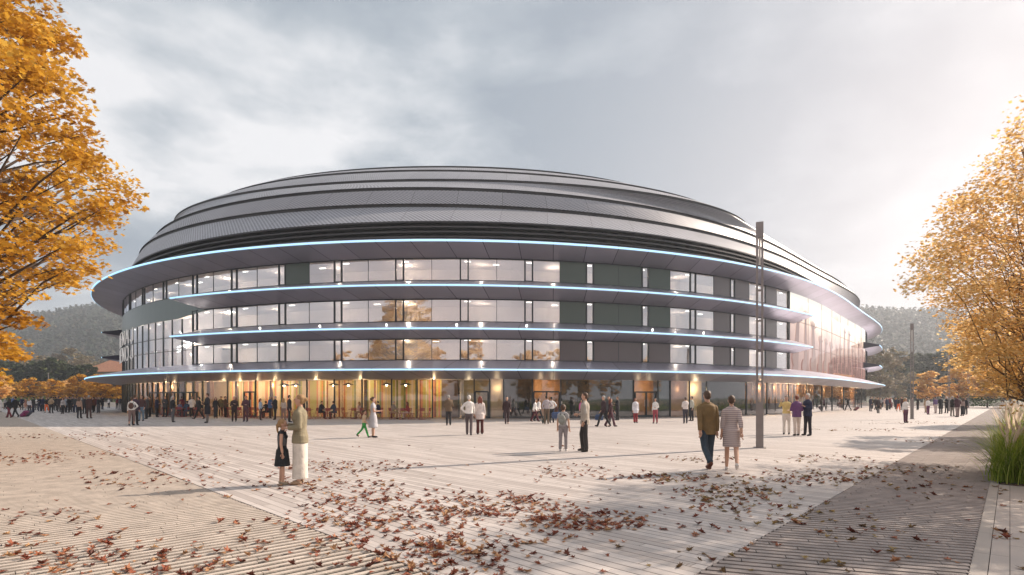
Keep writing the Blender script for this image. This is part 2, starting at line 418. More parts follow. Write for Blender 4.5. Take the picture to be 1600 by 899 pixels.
soffit = seam_mat('soffit_metal', (.34, .335, .40), .46, .4, 2.6, .05, (.03, .03, .05), .10)
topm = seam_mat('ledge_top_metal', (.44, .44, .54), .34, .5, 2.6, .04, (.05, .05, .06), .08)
led = emis('led_blue', (.21, .49, .70), 1.08)
mull = mat('mullion_dark', (.035, .045, .055), .4, .4)
def fr(kx, z, ky=None): return lambda t: ring(t, kx, ky, z)
def ledge(name, ta, tb, n, kout, zl, zhead, zsill, kin=KW, h=.10, caps=True, par=arena):
    g = MB()
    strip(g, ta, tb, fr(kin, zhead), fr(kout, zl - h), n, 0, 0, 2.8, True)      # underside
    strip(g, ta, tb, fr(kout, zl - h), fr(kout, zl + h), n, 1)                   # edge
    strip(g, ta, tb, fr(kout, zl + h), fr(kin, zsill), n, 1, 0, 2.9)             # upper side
    if caps:
        for t in (ta, tb):
            p = [ring([t], kin, None, zhead)[0], ring([t], kout, None, zl - h)[0], ring([t], kout, None, zl + h)[0], ring([t], kin, None, zsill)[0]]
            g.quad(*p, mi=0)
    o = g.build(name, [soffit, topm], par, smooth=False)
    for poly_ in o.data.polygons: poly_.use_smooth = len(poly_.vertices) == 4 and False
    s = MB(); e = .0009
    strip(s, ta, tb, fr(kout + e, zl - .052), fr(kout + e, zl + .052), n, 0)
    strip(s, ta, tb, fr(kout + e, zl + .052), fr(kout, zl + .052), n, 0)
    strip(s, ta, tb, fr(kout, zl - .052), fr(kout + e, zl - .052), n, 0)
    s.build('light_strip', [led], o)
    return o
Z = dict(led1=3.76, gh=3.16, s1=4.67, h1=6.40, led3=6.88, s2=7.75, h2=9.58, led2=10.14, s3=11.05, h3=12.85, led4=13.5)
tL = t_at_px(262)  # helper only
def t_ring_px(px, k=1.0):
    w = ring(_t, k); p = 800 + F * w[:, 0] / w[:, 1]; m = _front
    i0 = np.argmin(np.where(m, p, 1e9)); i1 = np.argmax(np.where(m, p, -1e9)); return float(np.interp(px, p[i0:i1 + 1], _t[i0:i1 + 1]))
tfa, tfb = t_ring_px(266), t_ring_px(1270)
ledge('ground_canopy', *FULL, 360, 1.008, Z['led1'], Z['gh'], Z['s1'], caps=False)
ledge('ledge', tfa, tfb, 150, 1.0, Z['led3'], Z['h1'], Z['s2'])
ledge('ledge', tfa, tfb, 150, 1.0, Z['led2'], Z['h2'], Z['s3'])
# the wings at the sides run on round the back
tb0 = math.atan2(90 - CY, 60.5 - CX); tb1 = math.atan2(73 - CY, -53 - CX) + 2 * math.pi
tb0 -= 0; 
_tb1 = tb1 - 2 * math.pi
# express the back arc inside FULL (-225..135 deg): split at 135 deg
def back_ledge(zl, zh, zs):
    ledge('ledge', tb0, FULL[1], 130, 1.0, zl, zh, zs); ledge('ledge', FULL[0], _tb1, 60, 1.0, zl, zh, zs)
back_ledge(Z['led3'], Z['h1'] + .1, Z['s2'] - .3); back_ledge(Z['led2'], Z['h2'] + .1, Z['s3'] - .3)
# roof edge ring
g = MB()
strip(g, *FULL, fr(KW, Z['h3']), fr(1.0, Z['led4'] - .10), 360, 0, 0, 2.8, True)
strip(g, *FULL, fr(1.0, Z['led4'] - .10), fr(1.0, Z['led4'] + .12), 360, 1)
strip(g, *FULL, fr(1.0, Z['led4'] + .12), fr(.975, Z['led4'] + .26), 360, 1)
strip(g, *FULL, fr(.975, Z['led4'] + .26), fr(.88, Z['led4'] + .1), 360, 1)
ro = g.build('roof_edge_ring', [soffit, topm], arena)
g = MB(); e = .0009
strip(g, *FULL, fr(1 + e, Z['led4'] - .065), fr(1 + e, Z['led4'] + .065), 360); strip(g, *FULL, fr(1 + e, Z['led4'] + .065), fr(1, Z['led4'] + .065), 360)
strip(g, *FULL, fr(1, Z['led4'] - .065), fr(1 + e, Z['led4'] - .065), 360)
g.build('light_strip', [led], ro)

# roof shell: fitted nested rings
RG = [(6.33, 110.47, .94, .89, 17.4, .17, .66, None), (6.62, 109.06, .95, .80, 19.5, -.82, 0, None), (6.31, 107.88, .911, .775, 21.25, -1.0, 0, None),
      (-7.84, 80.3, 39.72, 21.27, 24.0, -1.3, 0, -.079), (-6.41, 85.2, 37.65, 21.34, 27.0, -1.3, 0, -.017), (-10.0, 84.2, 32.08, 16.3, 29.0, -1.3, 0, -.1)]
def rr(i, dz=0.0, grow=1.0):
    q = RG[i]
    if q[7] is None: return lambda t: ring(t, q[2] * grow, q[3] * grow, q[4] + dz, (q[0], q[1]), q[5], q[6])
    def f(t):
        t = np.asarray(t, float) - q[7]; c = np.cos(t) * q[2] * grow; s_ = np.sin(t) * q[3] * grow; X = q[0] + c * math.cos(q[7]) - s_ * math.sin(q[7]); Y = q[1] + c * math.sin(q[7]) + s_ * math.cos(q[7])
        return np.stack([X, Y, q[4] + dz + q[5] * (X - 8) / 60], -1)
    return f
def lerp_ring(i, j, f, dz=0.0):
    a, b = rr(i), rr(j); return lambda t: a(t) * (1 - f) + b(t) * f + np.array([0, 0, dz])
roofm = seam_mat('roof_mesh_panels', (.355, .365, .405), .5, .1, 4.4, .04, (.12, .12, .13), .07, vdots=.36)
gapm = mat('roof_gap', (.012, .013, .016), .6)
gaps = [.20, .34, .32, .26, .2]
for i in range(5):
    g = MB(); base = gaps[i] if i else 0.0
    steps = 6; hlen = 6.5 if i < 2 else 7
    def ft(f, i=i, base=base):
        bulge = .25 * 4 * f * (1 - f) * .35
        return lerp_ring(i, i + 1, f, base * (1 - f) + bulge)
    for k in range(steps):
        strip(g, *FULL, ft(k / steps), ft((k + 1) / steps), 300, 0, k * hlen / steps, (k + 1) * hlen / steps)
    o = g.build('roof_band', [roofm], arena)
    # turned-down lower lip and the dark recess below it
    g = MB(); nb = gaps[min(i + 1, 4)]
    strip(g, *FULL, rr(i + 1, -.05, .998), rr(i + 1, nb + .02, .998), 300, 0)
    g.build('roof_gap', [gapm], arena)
g = MB(); strip(g, *FULL, rr(5), rr(5, .25, .6), 300, 0, 0, 3); strip(g, *FULL, rr(5, .25, .6), rr(5, .3, .01), 300, 0, 3, 6)
g.build('roof_cap', [roofm], arena)
# louvre band below the shell
g = MB(); q = RG[0]; nl = 7
def lou(f, out=0.0, dz=0.0):
    a = lambda t: ring(t, .955, .925, 13.5); b = rr(0)
    return lambda t: a(t) * (1 - f) + b(t) * f + (ring(t, 1, 1, 0) - np.array([CX, CY, 0])) * out + np.array([0, 0, dz])
strip(g, *FULL, lou(0, -.012), lou(1, -.012, -.02), 300, 1)
for k in range(nl + 1):
    f = k / (nl); strip(g, *FULL, lou(f, 0, 0), lou(f, 0, .13), 300, 0); strip(g, *FULL, lou(f, -.012, 0), lou(f, 0, 0), 300, 0); strip(g, *FULL, lou(f, 0, .13), lou(f, -.012, .15), 300, 0)
g.build('louvre_band', [mat('louvre_metal', (.05, .05, .055), .45, .5), gapm], arena)

# ---------------------------------------------------------------- glazing
glass = glassmat('window_glass', (.74, .78, .82), .42)
gglass = glassmat('ground_glass', (.86, .86, .84), .10)
blind_g = mat('blind_green', (.085, .12, .105), .2); blind_w = mat('blind_grey', (.16, .145, .155), .22)
frame_m = mull
innerw = mat('inner_wall', (.62, .54, .48), .8, 0, .15, .4)
ceil_m = mat('inner_ceiling', (.55, .50, .47), .8); floor_m = mat('inner_floor', (.22, .18, .16), .5)
lampm = emis('ceiling_lamp', (1, .93, .82), 4); 
BAY = 5.2; s0 = s_at_t(t_at_px(624.5))
B0 = min(b for b in range(-9, 0) if (lambda q: 800 + F * q[0] / q[1])(ring([t_at_s(s0 + b * BAY - .31)], KW)[0]) >= 275)
T0 = t_at_s(s0 + B0 * BAY - .31)   # the tall entrance glazing ends here
sR = s_at_t(t_at_px(1232)); sL = s_at_t(t_at_px(190))
floors = [(Z['s1'], Z['h1']), (Z['s2'], Z['h2']), (Z['s3'], Z['h3'])]
kin = .90
def shell(name, ka, za, kb, zb, m, ta=FULL[0], tb=FULL[1], n=240, flip=False):
    g = MB(); strip(g, ta, tb, fr(ka, za), fr(kb, zb), n, 0, 0, 3, flip); return g.build(name, [m], arena)
for fi, (zs, zh) in enumerate(floors):
    tq = T0
    shell('inner_floor', KW - .001, zs - .03, kin, zs - .03, floor_m, ta=tq if fi == 1 else FULL[0]); shell('inner_ceiling', KW - .001, zh + .03, kin, zh + .03, ceil_m, ta=tq if fi == 0 else FULL[0])
    shell('inner_wall', kin, zs - .03, kin, zh + .03, innerw)
shell('lobby_wall', .925, Z['s1'], .925, Z['h2'] + .03, innerw, R(-200), T0 + .004)
shell('inner_floor', KW, .012, .88, .012, floor_m); shell('inner_ceiling', KW - .001, Z['gh'] + .02, .88, Z['gh'] + .02, ceil_m)
def pane(ta, tb, za, zb, k=KW, n=2, m=None, name='window', par=arena):
    g = MB(); strip(g, ta, tb, fr(k, za), fr(k, zb), n, 0, za, zb); return g.build(name, [m or glass], par)
def bar(g, t, za, zb, w=.05, d=.05, k=KW, mi=0):
    p = ring([t], k, None, 0)[0]; q = ring([t + .002], k, None, 0)[0]; a = math.atan2(q[1] - p[1], q[0] - p[0])
    g.box((p[0], p[1], (za + zb) / 2), (w, d, (zb - za) / 2), a, mi)
def hbar(g, ta, tb, z, h=.03, d=.04, k=KW, mi=0, n=None):
    n = n or max(1, int(abs(tb - ta) / .02)); dk = d / 65
    strip(g, ta, tb, fr(k + dk, z - h), fr(k + dk, z + h), n, mi); strip(g, ta, tb, fr(k + dk, z + h), fr(k, z + h), n, mi); strip(g, ta, tb, fr(k, z - h), fr(k + dk, z - h), n, mi)
# blinds per half window, keyed by bay number counted from the pair at px 625
BL = {2: (0, 1), 3: (1, 1), 4: (1, 0), 5: (0, 2), 6: (2, 0), 7: (2, 0)}
ceil = MB(); win_end = sR
for b in range(-9, 12):
    sc = s0 + b * BAY; wn = .31
    if sc - wn > sR: break
    for fi, (zs, zh) in enumerate(floors):
        ta, tb = t_at_s(sc - wn), t_at_s(sc + wn)
        tall = 800 + F * ring([ta], KW)[0][0] / ring([ta], KW)[0][1] < 275
        if tall and fi < 2: continue
        if sc + wn < sR:
            p = pane(ta, tb, zs, zh, n=1, name='side_window')
            g = MB(); bar(g, ta, zs, zh, .055, .07); bar(g, tb, zs, zh, .055, .07); hbar(g, ta, tb, zs + .05, .04); hbar(g, ta, tb, zh - .05, .04)
            g.build('window_frame', [frame_m], p)
        te = t_at_s(min(sc + BAY - wn, sR)); tm = t_at_s(min(sc + BAY / 2, sR))
        if te > tb:
            p = pane(tb, te, zs, zh, n=4, name='window')
            g = MB(); hbar(g, tb, te, zh - .02, .05); hbar(g, tb, te, zs + .01, .03)
            if tm < te: bar(g, tm, zs, zh, .018, .03)
            g.build('window_frame', [frame_m], p)
            bl = BL.get(b, (0, 0)) if b >= 0 else ((0, 0) if not (b == -2 and fi == 2) else (1, 0))
            for h, (x0, x1) in enumerate(((tb, tm), (tm, te))):
                if bl[h] and x1 > x0:
                    pane(x0 + 2e-4, x1 - 2e-4, zs + .03, zh - .05, KW + .0004, 2, blind_g if (bl[h] == 1 and fi > 0) else blind_w, 'blind')
# dark seams where windows meet the band above and below
g = MB()
for z in (Z['h1'], Z['h2'], Z['h3']): hbar(g, tfa, t_at_s(sR), z + .03, .05, .06)
g.build('head_rail', [frame_m], arena)
# tall entrance glazing on the left (floors one and two joined)
tEa, tEb = R(-185), T0
_pp = ring([tEb], KW)[0]
gl = pane(tEa, tEb, Z['s1'], 9.0, n=60, name='entrance_glazing')
g = MB()
for k in range(0, 26):
    sc = s_at_t(tEb) - k * 1.73
    if k % 1 == 0: bar(g, t_at_s(sc), Z['s1'], 9.0, .03 if k % 3 else .055, .06)
for z in (6.05, 7.35): hbar(g, tEa, tEb, z, .025, .05)
n8 = 26 * 8; hb = MB(); hb.add(g.v[n8:], [tuple(i - n8 for i in f) for f in g.f[26 * 6:]]); hb.build('transom', [frame_m], gl)
g.v = g.v[:n8]; g.build_each('mullion', [frame_m], gl)
fas = mat('fascia_green_grey', (.16, .20, .195), .28, .3)
g = MB(); tf1, tf2 = t_at_px(280), t_at_px(340)
def fz(t): q = ring(t, KW + .0006, None, 0.0); q[:, 2] = np.interp(t, [tf1, tf2], [9.0, 9.62]); return q
strip(g, tEa, tf2, fz, fr(KW + .0006, Z['s3']), 70); g.build('fascia_panel', [fas], arena)
wb_ = pane(tEa, t_at_s(s0 - 9 * BAY - .31), Z['s3'], Z['h3'], n=50, name='window_band')
g = MB()
for k in range(0, 24):
    sc = s_at_t(t_at_s(s0 - 9 * BAY - .31)) - k * 1.73; bar(g, t_at_s(sc), Z['s3'], Z['h3'], .05, .08)
g.build_each('mullion', [frame_m], wb_)
brown = mat('brown_column', (.16, .085, .045), .6)
g = MB()
for k in range(0, 22):
    sc = s_at_t(tEb) - k * 1.73 - .8
    bar(g, t_at_s(sc), Z['s1'], Z['h1'], .16, .12, KW - .008)
g.build_each('inner_column', [brown], arena)
# the rest of the drum away from the camera
for zs, zh in floors:
    pass
rg_ = pane(t_at_px(1352), FULL[1], Z['s1'], Z['h3'], KW, 120, glassmat('rear_glass', (.35, .38, .4), .4), 'rear_glazing')
pane(FULL[0], R(-185), Z['s1'], Z['h3'], KW - .0004, 60, _M['rear_glass'], 'rear_glazing')
g = MB()
sR2 = s_at_t(t_at_px(1352))
for k in range(0, 110):
    t_ = t_at_s(sR2 + k * 2.6)
    if t_ > FULL[1] - .02: break
    bar(g, t_, Z['s1'], Z['h3'], .04, .05)
g.build_each('mullion', [frame_m], rg_)
# edge post before the media wall
g = MB(); bar(g, t_at_s(sR), Z['s1'], Z['h3'], .12, .12); g.build('corner_post', [frame_m], arena)
# printed and lit media wall with a concert crowd
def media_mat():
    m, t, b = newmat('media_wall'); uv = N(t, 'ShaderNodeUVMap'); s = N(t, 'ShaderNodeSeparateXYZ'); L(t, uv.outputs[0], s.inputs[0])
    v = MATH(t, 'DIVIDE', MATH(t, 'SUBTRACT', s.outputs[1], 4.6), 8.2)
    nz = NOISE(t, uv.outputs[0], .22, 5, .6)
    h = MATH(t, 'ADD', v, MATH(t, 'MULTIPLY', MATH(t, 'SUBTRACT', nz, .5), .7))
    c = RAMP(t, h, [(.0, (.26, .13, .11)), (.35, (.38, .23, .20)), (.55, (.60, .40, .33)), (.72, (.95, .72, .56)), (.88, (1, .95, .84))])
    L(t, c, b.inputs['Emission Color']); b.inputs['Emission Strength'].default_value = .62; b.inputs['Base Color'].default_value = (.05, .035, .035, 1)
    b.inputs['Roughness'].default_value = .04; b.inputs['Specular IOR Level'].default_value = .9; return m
tMa, tMb = t_at_s(sR + .15), t_at_px(1352)
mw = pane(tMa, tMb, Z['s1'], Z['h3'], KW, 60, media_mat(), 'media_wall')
g = MB(); sMa, sMb = s_at_t(tMa), s_at_t(tMb)
def on_wall(s, z, k=KW + .0005): p = ring([t_at_s(s)], k, None, z)[0]; return tuple(p)
rg = random.Random(5)
for i in range(15):
    s = sMa + (i + .5) / 15 * (sMb - sMa) + rg.uniform(-.6, .6); zt = rg.uniform(7.2, 10.6); w = rg.uniform(.55, .85); lean = rg.uniform(-.8, .8)
    z0 = Z['s1'] + .02
    def P(a, z): return on_wall(s + a + lean * (z - z0) / 5, z, KW + .0005 + i * 2e-5)
    vs = [P(-w, z0), P(w, z0), P(w * .55, zt), P(-w * .55, zt)]; g.add(vs, [(0, 1, 2, 3)])
    hw = w * .95; pz = zt + .5      # palm then five fingers
    g.add([P(-w * .55, zt), P(w * .55, zt), P(hw, pz), P(-hw, pz)], [(0, 1, 2, 3)])
    for q in range(4):
        a = -hw + (q + .5) * hw / 2; l = (.42, .55, .52, .38)[q]; o = (q - 1.5) * .12
        g.add([P(a - hw * .2, pz), P(a + hw * .2, pz), P(a + o + hw * .13, pz + l), P(a + o - hw * .13, pz + l)], [(0, 1, 2, 3)])
    g.add([P(hw * .8, zt + .15), P(hw * .95, zt + .35), P(hw * 1.9, zt + .62), P(hw * 1.75, zt + .44)], [(0, 1, 2, 3)])
for i in range(16):
    s = sMa + (i + .5) / 16 * (sMb - sMa); zc = rg.uniform(5.1, 6.2); r = rg.uniform(.5, .75)
    vs = [on_wall(s + r * math.cos(a), max(Z['s1'], zc + r * 1.2 * math.sin(a)), KW + .0012 + i * 2e-5) for a in np.linspace(0, 2 * math.pi, 18)[:-1]]; g.add(vs, [tuple(range(17))])
pm = emis('media_print_dark', (.27, .15, .13), .45, (.05, .03, .03)); pm.node_tree.nodes['Principled BSDF'].inputs['Roughness'].default_value = .05
g.build('crowd_silhouette', [pm], mw)
g = MB()
for k in range(1, 8): bar(g, t_at_s(sMa + k * (sMb - sMa) / 8), Z['s1'], Z['h3'], .012, .03)
for z in (7.3, 9.9): hbar(g, tMa, tMb, z, .012, .07)
g.build('panel_joint', [mat('joint', (.2, .13, .12), .5)], mw)

# small round glowing balls on the ledges
spm = emis('glow_ball', (1, .95, .85), 2.2)
for z, ks in ((Z['led3'] + .35, (-2, -1, 0, 1, 2, 4, 5)),):
    for b in ks:
        p = ring([t_at_s(s0 + b * BAY)], .992, None, z)[0]; g = MB(); g.ball(p, .09, 10, 8); g.build('glow_ball', [spm], arena, True)
# ceiling lamps (small bright bars seen through the glass)
for fi, (zs, zh) in enumerate(floors):
    for b in range(-8, 11):
        for q, kk in ((.0, .945),) if (b + fi) % 3 else ((.0, .945), (.42, .93)):
            sc = s0 + (b + q) * BAY
            if sc > sR: continue
            p = ring([t_at_s(sc)], kk, None, zh - .0)[0]
            g = MB(); g.box((p[0], p[1], zh - .03), (.26, .06, .02), math.atan2(*(ring([t_at_s(sc) + .002], kk)[0] - p)[:2][::-1]))
            g.build('ceiling_lamp', [lampm], arena)

# ---------------------------------------------------------------- ground floor
wood = mat('wood_panel', (.50, .24, .09), .55, 0, .25, 1.5); darkp = mat('dark_glass_panel', (.03, .05, .055), .12, .2, .5, .6)
tealp = mat('teal_panel', (.05, .085, .10), .15, .2); cream = mat('cream_wall', (.65, .52, .36), .8, 0, .12, .5)
def stripe_mat():
    m, t, b = newmat('striped_wall'); uv = N(t, 'ShaderNodeUVMap'); s = N(t, 'ShaderNodeSeparateXYZ'); L(t, uv.outputs[0], s.inputs[0])
    w1 = N(t, 'ShaderNodeTexWhiteNoise', noise_dimensions='1D'); L(t, MATH(t, 'FLOOR', MATH(t, 'DIVIDE', s.outputs[0], .17)), w1.inputs['W'])
    w2 = N(t, 'ShaderNodeTexWhiteNoise', noise_dimensions='1D'); L(t, MATH(t, 'FLOOR', MATH(t, 'DIVIDE', s.outputs[0], .55)), w2.inputs['W'])
    f = MATH(t, 'ADD', MATH(t, 'MULTIPLY', w1.outputs[0], .7), MATH(t, 'MULTIPLY', w2.outputs[0], .3))
    c = RAMP(t, f, [(.0, (.30, .10, .05)), (.18, (.75, .62, .40)), (.32, (.55, .50, .12)), (.44, (.80, .70, .52)), (.55, (.70, .28, .12)), (.66, (.85, .66, .30)), (.76, (.22, .26, .08)), (.86, (.90, .78, .60))], 'CONSTANT')
    L(t, c, b.inputs['Base Color']); b.inputs['Roughness'].default_value = .6; return m
strm = stripe_mat(); G0, G1 = .015, Z['gh']
def gp(pa, pb, m, k, name, z0=G0, z1=G1, n=8): return pane(t_at_px(pa), t_at_px(pb), z0, z1, k, n, m, name)
gp(317, 676, strm, .925, 'striped_wall', n=40)
pane(R(-185), t_at_px(317), G0, G1, .915, 40, cream, 'lobby_wall')
gp(676, 704, mat('dark_brown_wall', (.09, .06, .05), .6), .93, 'lobby_wall'); gp(704, 765, mat('olive_wall', (.26, .22, .12), .7, 0, .4, .8), .905, 'lobby_wall')
gp(765, 787, cream, KW - .010, 'wood_panel'); gp(787, 832, darkp, KW - .002, 'dark_panel')
gp(832, 876, wood, KW - .018, 'wood_panel'); gp(876, 990, darkp, KW - .002, 'dark_panel'); gp(990, 1028, wood, KW - .018, 'wood_panel')
gp(1028, 1047, tealp, KW - .002, 'teal_panel'); gp(1047, 1077, mat('pink_wood', (.50, .30, .22), .5, 0, .2, 1), KW - .006, 'wood_panel')
gp(1077, 1104, cream, KW - .014, 'wood_panel'); gp(1104, 1166, darkp, KW - .002, 'dark_panel')
pane(t_at_px(1166), t_at_px(1354), G0, G1, .93, 30, wood, 'wood_panel')
pane(t_at_px(1354), FULL[1], G0, G1, KW - .002, 100, darkp, 'dark_panel'); pane(FULL[0], R(-185), G0, G1, KW - .002, 50, darkp, 'dark_panel')
gp(1166, 1232, mat('low_parapet', (.06, .06, .075), .3), KW - .003, 'low_panel', G0, 1.1); gp(1290, 1312, tealp, KW - .002, 'teal_panel'); gp(1318, 1330, tealp, KW - .002, 'teal_panel')
gp(1272, 1284, tealp, KW - .002, 'teal_panel'); gp(1236, 1354, mat('pinkish_base', (.25, .19, .2), .3), KW - .0025, 'low_panel', G0, .75)
gg = pane(R(-185), t_at_px(1354), G0, G1, KW, 200, gglass, 'ground_glazing')
g = MB()
for px_ in (317, 356, 400, 441, 480, 523, 566, 612, 652, 676, 741, 765, 787, 832, 876, 990, 1028, 1047, 1077, 1104, 1166, 1198, 1232, 1260, 1284, 1300, 1318, 1336, 1346): bar(g, t_at_px(px_), G0, G1, .045, .05, KW + .0004)
for k in range(30):
    t_ = t_at_s(s_at_t(t_at_px(317)) - k * 1.3); bar(g, t_, G0, G1, .06, .06, KW + .0004)
g.build_each('mullion', [frame_m], gg)
g = MB()
for k in range(16):
    t_ = t_at_s(s_at_t(t_at_px(310)) - k * 2.4); bar(g, t_, G0, G1, .22, .2, .945)
for px_ in (352, 408, 560): bar(g, t_at_px(px_), G0, G1, .10, .1, .945)
g.build_each('brown_post', [brown], arena)
g = MB()
for k in range(34):
    t_ = t_at_s(s_at_t(t_at_px(1168)) + k * 1.15)
    if t_ < t_at_px(1350): bar(g, t_, G0, G1, .14 if k % 3 else .3, .1, .94)
g.build_each('brown_post', [brown], arena)
g = MB(); p = ring([t_at_px(716)], .945)[0]; g.tube([(p[0], p[1], G0), (p[0], p[1], G1)], .17, 20); g.build('round_column', [mat('white_column', (.7, .68, .66), .5)], arena, True)
def door(pa, pb, ztop=2.15, leaves=2):
    ta, tb = t_at_px(pa), t_at_px(pb); g = MB(); k = KW + .0012
    for i in range(leaves + 1): bar(g, ta + (tb - ta) * i / leaves, G0, ztop, .06, .06, k)
    hbar(g, ta, tb, ztop, .06, .06, k); hbar(g, ta, tb, .10, .09, .06, k)
    o = g.build('door', [frame_m], arena); h = MB()
    for i in range(1, leaves): 
        for d in (-.004, .004): bar(h, ta + (tb - ta) * i / leaves + d * .6, .9, 1.5, .012, .03, k + .0006)
    if leaves > 1: h.build('door_handle', [mat('steel', (.5, .5, .5), .3, 1)], o)
for d in ((235, 262), (262, 288), (288, 309), (383, 400), (834, 874), (992, 1026)): door(*d)
door(743, 763, 2.15, 1)
# pendant shades and warm lamps behind the ground-floor glass
pend = mat('pendant_shade', (.05, .045, .04), .5); bulb = emis('bulb', (1, .78, .5), 18)
for px_ in (428, 447, 508, 532, 594, 625):
    p = ring([t_at_px(px_)], .945)[0]; g = MB(); g.tube([(p[0], p[1], 2.72), (p[0], p[1], 2.82), (p[0], p[1], 2.9)], [.5, .3, .04], 16); g.tube([(p[0], p[1], 2.9), (p[0], p[1], 3.16)], .012, 6)
    o = g.build('pendant_lamp', [pend], arena); g = MB(); g.ball((p[0], p[1], 2.70), .08, 8, 6); g.build('bulb', [bulb], o)
def warm(t, k, z, e, col=(1, .76, .46), r=.25):
    p = ring([t], k, None, z)[0]; d = bpy.data.lights.new('interior_light', 'POINT'); d.energy = e; d.color = col; d.shadow_soft_size = .03
    o = bpy.data.objects.new('interior_light', d); COL.objects.link(o); o.location = p; o.parent = arena
sA = s_at_t(t_at_px(200)); sB = s_at_t(t_at_px(676))
k = sA
while k < sB: warm(t_at_s(k), .943, 2.75, 50, (1, .70, .38)); k += 2.1
for px_, kk, e in ((722, .93, 26), (776, KW - .005, 9), (845, KW - .007, 9), (864, KW - .007, 9), (1001, KW - .007, 8), (1018, KW - .007, 8), (1092, KW - .007, 30), (1062, KW - .003, 3)): warm(t_at_px(px_), kk, 2.45, e, r=.08)
k = s_at_t(t_at_px(1172))
while k < s_at_t(t_at_px(1350)): warm(t_at_s(k), .946, 2.7, 50, (1, .70, .40)); k += 3.2
for px_ in (200, 222, 245, 268, 290):
    for z_ in (5.6, 8.3): warm(t_at_px(px_), .943, z_, 34, (1, .88, .78))  # unseen point lights added to brighten the lobby behind the entrance glazing
# upper floors: cool-warm ceiling light
for fi, (zs, zh) in enumerate(floors):
    k = s_at_t(t_at_px(196)); i = 0
    while k < sR:
        warm(t_at_s(k), .925, zh - .35, 42 if i % 3 else 90, (1, .80, .60), .3); k += 6.5; i += 1

# lettering on the entrance glazing
white = emis('white_letter', (1, .98, .95), .1, (.7, .7, .7))
def wall_text(word, px0, px1, z0, z1):
    # strokes per letter in a unit cell
    S = {'B': [((0, 0), (0, 1)), ((0, 1), (.7, .9)), ((.7, .9), (.7, .6)), ((.7, .6), (0, .5)), ((0, .5), (.85, .4)), ((.85, .4), (.85, .1)), ((.85, .1), (0, 0))],
         'R': [((0, 0), (0, 1)), ((0, 1), (.8, .9)), ((.8, .9), (.8, .6)), ((.8, .6), (0, .5)), ((.2, .5), (.85, 0))],
         'E': [((0, 0), (0, 1)), ((0, 1), (.8, 1)), ((0, .5), (.7, .5)), ((0, 0), (.8, 0))], 'N': [((0, 0), (0, 1)), ((0, 1), (.8, 0)), ((.8, 0), (.8, 1))],
         'A': [((0, 0), (.42, 1)), ((.42, 1), (.85, 0)), ((.18, .38), (.67, .38))], 'J': [((.6, 1), (.6, .15)), ((.6, .15), (.3, 0)), ((.3, 0), (0, .2))],
         'O': [((.25, 0), (.6, 0)), ((.6, 0), (.85, .3)), ((.85, .3), (.85, .7)), ((.85, .7), (.6, 1)), ((.6, 1), (.25, 1)), ((.25, 1), (0, .7)), ((0, .7), (0, .3)), ((0, .3), (.25, 0))]}
    sa, sb = s_at_t(t_at_px(px0)), s_at_t(t_at_px(px1)); w = (sb - sa) / len(word)
    for i, ch in enumerate(word):
        g = MB()
        for (x0, y0), (x1, y1) in S[ch]:
            P0 = on_wall(sa + (i + x0 * .8 + .1) * w, z0 + y0 * (z1 - z0), KW + .0035); P1 = on_wall(sa + (i + x1 * .8 + .1) * w, z0 + y1 * (z1 - z0), KW + .0035)
            g.tube([P0, P1], .045, 6)
        g.build('letter', [white], arena)
wall_text('BENAJ', 190, 216, 7.5, 9.0); wall_text('BENOJ', 190, 216, 5.7, 7.2)
# the white burst-shaped lights hanging behind the entrance glass
g = MB(); c0 = Vector(ring([t_at_px(262)], .93, None, 7.0)[0]); rg = random.Random(3)
for i in range(20):
    a = rg.uniform(0, 6.28); e = rg.uniform(-.9, 1.0); l = rg.uniform(.8, 1.9); d = Vector((math.cos(a) * math.cos(e), math.sin(a) * math.cos(e), math.sin(e))); g.tube([c0 + d * .3, c0 + d * l], .045, 6)
g.build('burst_light', [emis('burst', (1, .96, .88), 6)], arena)
g = MB(); c0 = Vector(ring([t_at_px(330)], .935, None, 9.2)[0])
for i in range(7):
    a = rg.uniform(0, 6.28); d = Vector((math.cos(a) * .6, math.sin(a) * .3, .9)).normalized(); g.tube([c0 + d * .2, c0 + d * 1.2], .045, 6)
g.build('burst_light', [_M['burst']], arena)
# ================================================================== TREES AND LAND
def leafmat(name, cols, trans=.35, rough=.6):
    m, t, b = newmat(name); a = N(t, 'ShaderNodeAttribute', attribute_name='tint')
    c = RAMP(t, a.outputs['Fac'], [(i / (len(cols) - 1), c) for i, c in enumerate(cols)])
    L(t, c, b.inputs['Base Color']); b.inputs['Roughness'].default_value = rough; b.inputs['Specular IOR Level'].default_value = .25
    tr = N(t, 'ShaderNodeBsdfTranslucent'); L(t, c, tr.inputs[0])
    mx = N(t, 'ShaderNodeMixShader'); mx.inputs[0].default_value = trans
    L(t, b.outputs[0], mx.inputs[1]); L(t, tr.outputs[0], mx.inputs[2]); L(t, mx.outputs[0], t.nodes['Material Output'].inputs[0]); return m
_mp = [(0, -1.0), (.10, -.35), (.55, -.50), (.40, -.12), (1.0, .10), (.52, .28), (.60, .62), (.26, .48), (0, 1.05), (-.26, .48), (-.60, .62), (-.52, .28), (-1.0, .10), (-.40, -.12), (-.55, -.50), (-.10, -.35)]
MAPLE = np.array([(x, y, .14 * (x * x) - .05 * y * y) for x, y in _mp])
_sm = [(0, -1.0), (.5, -.4), (.9, .1), (.45, .45), (0, 1.0), (-.45, .45), (-.9, .1), (-.5, -.4)]
SIMPLE = np.array([(x, y, .12 * x * x) for x, y in _sm])
DIAM = np.array([(0, -1., 0), (.7, 0, .1), (0, 1., 0), (-.7, 0, .1)])
